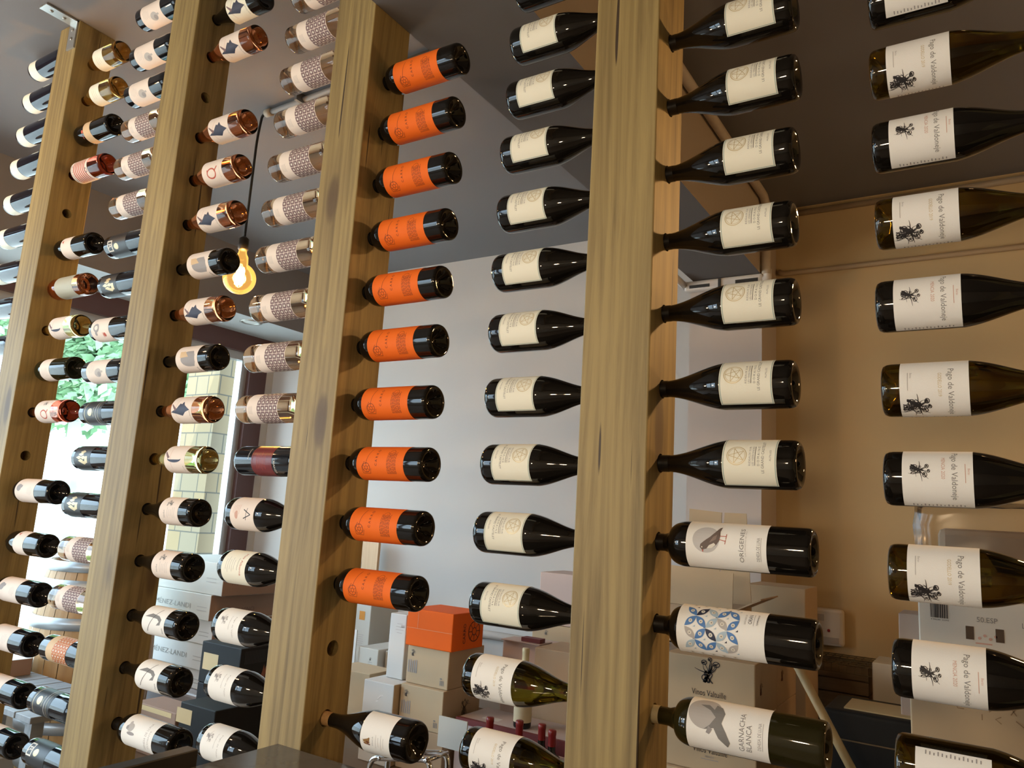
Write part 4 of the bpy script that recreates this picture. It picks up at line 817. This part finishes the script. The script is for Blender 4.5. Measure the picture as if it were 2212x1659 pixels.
# stone pillar
m = bpy.data.materials.new('stone_blocks'); n, l = nodes_of(m); b = n['Principled BSDF']; b.inputs['Roughness'].default_value = .85
tc = n.new('ShaderNodeTexCoord'); mp = n.new('ShaderNodeMapping'); mp.inputs['Rotation'].default_value = (0, 0, 0)
sx = n.new('ShaderNodeSeparateXYZ'); cx_ = n.new('ShaderNodeCombineXYZ'); l.new(tc.outputs['Object'], sx.inputs[0]); ad = n.new('ShaderNodeMath'); ad.operation = 'ADD'; l.new(sx.outputs['X'], ad.inputs[0]); l.new(sx.outputs['Y'], ad.inputs[1]); l.new(ad.outputs[0], cx_.inputs[0]); l.new(sx.outputs['Z'], cx_.inputs[1])
bk = n.new('ShaderNodeTexBrick'); bk.inputs['Scale'].default_value = 1.; bk.inputs['Brick Width'].default_value = .21; bk.inputs['Row Height'].default_value = .155; bk.inputs['Mortar Size'].default_value = .006; bk.inputs['Mortar Smooth'].default_value = .3
bk.inputs['Color1'].default_value = (.26, .185, .09, 1); bk.inputs['Color2'].default_value = (.21, .175, .115, 1); bk.inputs['Mortar'].default_value = (.09, .082, .06, 1); bk.offset = .37; bk.squash = .7; bk.squash_frequency = 3
l.new(cx_.outputs[0], bk.inputs['Vector']); l.new(bk.outputs['Color'], b.inputs['Base Color'])
tag(box('stone_pillar', -5.0, -4.6, 2.525, 3.3, -.02, 3.6, m), 'pillar of pale yellow stone blocks outside the window', 'pillar')
# far white wall
tag(box('white_building', -16.3, -16, -14, 16, -.02, 2.6, ext_mat('white_render', (.78, .77, .73))), 'long low white building across the terrace outside', 'building')
# trees
def tree(label, x, y, h, r, zc, seed, leafm, trunkr=.16, sx=1.):
    t = thing('tree', label, 'tree', (x, y, -.02), 'trees on the terrace outside'); rr = random.Random(seed)
    put(obj('trunk', tube_mesh([(x, y, -.02), (x+.05, y+.04, zc*.4), (x-.06, y+.1, zc*.8), (x, y, zc)], [trunkr, trunkr*.85, trunkr*.75, trunkr*.4], 14), ext_mat('grey_bark', (.38, .36, .32), nscale=6, namt=.3)), t)
    bm = bmesh.new()
    for i in range(8000):
        d = Vector((rr.gauss(0, 1), rr.gauss(0, 1), rr.gauss(0, 1))).normalized()*rr.random()**.4; q = .75+.35*noise.noise(d*2.3+Vector((seed, 0, 0)))
        c = Vector((x+d.x*r*q, y+d.y*r*q*sx, zc+h*.5+d.z*h*.62*q)); s = rr.uniform(.045, .11); a = Vector((rr.gauss(0, 1), rr.gauss(0, 1), rr.gauss(0, 1))).normalized(); bb = a.orthogonal().normalized()
        p = [c-a*s, c+bb*s*.5, c+a*s, c-bb*s*.5]; bm.faces.new([bm.verts.new(v) for v in p])
    put(obj('foliage', mesh_from(bm), leafm), t)
LF = ext_mat('green_leaves', (.20, .34, .17), .6, nscale=1.5, namt=.4); LF2 = ext_mat('yellow_green_leaves', (.30, .42, .06), .6, nscale=2, namt=.3)
tree('broad green tree outside the left part of the window', -9., 3.75, 2.4, 1.25, 2.35, 3, LF)
tree('tree outside with drooping grey-green foliage beside the stone pillar', -10.5, 6.6, 2.4, 1.35, 3.0, 5, LF)
tree('yellow-green sunlit tree outside at the far left', -10.5, 2.0, 2.4, 1.5, 2.9, 8, LF2)
# parasol and a seated person outside
t = thing('parasol', 'white and blue-grey parasol outside behind the stone pillar', 'parasol', (-7.6, 3.7, -.02)); PG = ext_mat('pale_canvas', (.70, .74, .78))
put(obj('pole', tube_mesh([(-7.6, 3.7, -.02), (-7.6, 3.7, 2.05)], .025), MET), t); bm = bmesh.new(); top = bm.verts.new((-7.6, 3.7, 2.15)); rim = [bm.verts.new((-7.6+1.3*math.cos(i*PI/4), 3.7+1.3*math.sin(i*PI/4), 1.72)) for i in range(8)]
for i in range(8): bm.faces.new((top, rim[i], rim[(i+1) % 8]))
put(obj('canopy', mesh_from(bm), PG), t)
def person(label, x, y, face):
    t = thing('person', label, 'person', (x, y, -.02)); SK = ext_mat('skin', (.55, .32, .22), .5); SH = ext_mat('white_shirt', (.74, .78, .84), .8); TR = ext_mat('grey_trousers', (.22, .24, .27), .8)
    def skin(name, V, E, R, m, root=0):
        me = bpy.data.meshes.new(name); me.from_pydata(V, E, []); me.update(); o = obj(name, me, m); o.modifiers.new('skin', 'SKIN'); bpy.context.view_layer.update()
        sd = me.skin_vertices[0].data
        for i, r in enumerate(R): sd[i].radius = (r, r)
        sd[root].use_root = True; s = o.modifiers.new('sub', 'SUBSURF'); s.levels = 2; s.render_levels = 2
        dg = bpy.context.evaluated_depsgraph_get(); dg.update(); nm = bpy.data.meshes.new_from_object(o.evaluated_get(dg)); o.modifiers.clear(); o.data = nm
        if not nm.materials: nm.materials.append(m)
        for p in nm.polygons: p.use_smooth = True
        put(o, t); o.matrix_basis = Matrix.Translation((x, y, -.02)) @ Matrix.Rotation(face, 4, 'Z'); return o
    V = [(0, 0, .52), (0, 0, .75), (0, .01, .98), (0, .01, 1.08), (0, -.02, 1.16), (0, -.03, 1.26), (-.19, 0, 1.0), (.19, 0, 1.0), (-.24, -.08, .76), (.24, -.10, .76), (-.18, -.33, .72), (.16, -.34, .74), (-.14, -.41, .72), (.12, -.42, .74),
         (-.10, 0, .50), (.10, 0, .50), (-.13, -.42, .50), (.13, -.42, .50), (-.13, -.44, .09), (.13, -.44, .09), (-.13, -.58, .05), (.13, -.58, .05)]
    E_ = [(0, 1), (1, 2), (2, 3), (3, 4), (4, 5), (2, 6), (2, 7), (6, 8), (7, 9), (8, 10), (9, 11), (10, 12), (11, 13), (0, 14), (0, 15), (14, 16), (15, 17), (16, 18), (17, 19), (18, 20), (19, 21)]
    skin('body', V, E_, [.15, .14, .13, .06, .085, .075, .065, .065, .047, .047, .032, .032, .036, .036, .085, .085, .065, .065, .04, .04, .035, .035], SK)
    skin('shirt', V[:3]+[(-.20, 0, 1.0), (.20, 0, 1.0), (-.24, -.07, .82), (.24, -.08, .82)], [(0, 1), (1, 2), (2, 3), (2, 4), (3, 5), (4, 6)], [.165, .155, .145, .08, .08, .062, .062], SH)
    skin('trousers', [V[0], V[14], V[15], V[16], V[17], (-.13, -.44, .13), (.13, -.44, .13)], [(0, 1), (0, 2), (1, 3), (2, 4), (3, 5), (4, 6)], [.158, .095, .095, .075, .075, .052, .052], TR)
    skin('hair', [(0, .02, 1.22), (0, 0, 1.31)], [(0, 1)], [.085, .072], ext_mat('dark_hair', (.05, .035, .025), .6))
    c = thing('garden_chair', 'pale garden chair the seated person outside sits on', 'chair', (x, y, -.02)); CM = ext_mat('pale_chair_plastic', (.66, .67, .66), .5)
    Mx = Matrix.Translation((x, y, -.02)) @ Matrix.Rotation(face, 4, 'Z')
    for nm, a in (('seat', (-.24, .24, -.28, .20, .36, .39)), ('backrest', (-.24, .24, .20, .23, .36, .85)), ('leg', (-.24, -.20, -.28, -.24, 0, .36)), ('leg', (.20, .24, -.28, -.24, 0, .36)), ('leg', (-.24, -.20, .17, .21, 0, .36)), ('leg', (.20, .24, .17, .21, 0, .36))):
        o = put(box(nm, *a, CM), c); o.matrix_basis = Mx
person('person in a white shirt sitting outside, seen through the window by the pillar', -6.9, 3.35, math.radians(-60))
tag(box('green_banner', -6.2, -6.16, 2.5, 4.6, -.02, .85, ext_mat('teal_canvas', (.18, .42, .44))), 'teal canvas windbreak outside in front of the seated person', 'banner')

# ------------------------------------------------------------------ light
w = bpy.data.worlds.new('world'); scene.world = w; w.use_nodes = True; bg = w.node_tree.nodes['Background']; bg.inputs[0].default_value = (.62, .82, 1., 1); bg.inputs[1].default_value = 8.5
def light(kind, name, loc, energy, col, size=.1, rot=None, **k):
    d = bpy.data.lights.new(name, kind); d.energy = energy; d.color = col; o = bpy.data.objects.new(name, d); COL.objects.link(o); o.location = loc
    if kind in ('POINT', 'SPOT'): d.shadow_soft_size = size
    if kind == 'AREA': d.shape = 'RECTANGLE'; d.size, d.size_y = size
    if rot: o.rotation_euler = rot
    for a, b in k.items(): setattr(d, a, b)
    return o
s = light('SUN', 'sun', (0, 0, 8), 4.2, (1, .95, .86), rot=(math.radians(38), math.radians(18), 0)); s.data.angle = .01
p = light('AREA', 'window_portal', (X0-.02, (WY0+WY1)/2, (WZ0+WZ1)/2), 1, (1, 1, 1), (WZ1-WZ0, WY1-WY0), (0, math.radians(-90), 0)); p.data.cycles.is_portal = True
p = light('AREA', 'window_portal_front', ((B0+B1)/2, Y0+.01, (BZ0+BZ1)/2), 1, (1, 1, 1), (B1-B0, BZ1-BZ0), (math.radians(90), 0, 0)); p.data.cycles.is_portal = True
WARM = (1., .62, .28)
light('POINT', 'bulb_light', (BX, CY, BZ), 14, (1., .56, .20), .03)
sp = light('SPOT', 'warm_spot_behind_rack', (1.1, 1.55, 2.6), 85, (1., .58, .24), .06); sp.rotation_euler = (Vector((.15, .02, 1.95))-sp.location).to_track_quat('-Z', 'Y').to_euler(); sp.data.spot_size = math.radians(54); sp.data.spot_blend = .8
light('POINT', 'warm_lamp_right', (2.3, 1.2, 2.0), 27, (1., .60, .27), .06)
for x in (-2.1, -1.4, -.7, .1): light('POINT', 'bar_pendant', (x, -1.95, 1.75), 24, (1., .74, .45), .05)
light('POINT', 'ceiling_lamp_left', (-2.7, -.9, 2.75), 18, (1., .58, .24), .05)

# ------------------------------------------------------------------ camera
R = Vector((.84582951, .53008435, .05985832)); U = Vector((.04188611, -.17785677, .98316455)); Fw = Vector((-.53180634, .82908236, .17263968))
cam = bpy.data.cameras.new('camera'); co = bpy.data.objects.new('camera', cam); COL.objects.link(co)
M = Matrix((R, U, -Fw)).transposed().to_4x4(); M.translation = (.5691, -1.2253, -.1255+ZO); co.matrix_world = M
cam.sensor_fit = 'HORIZONTAL'; cam.sensor_width = 36; cam.lens = 1636.0/2212*36; cam.clip_start = .02
scene.camera = co
vs = scene.view_settings; vs.view_transform = 'Standard'; vs.look = 'None'; vs.exposure = .1; vs.gamma = 1.; vs.use_curve_mapping = False
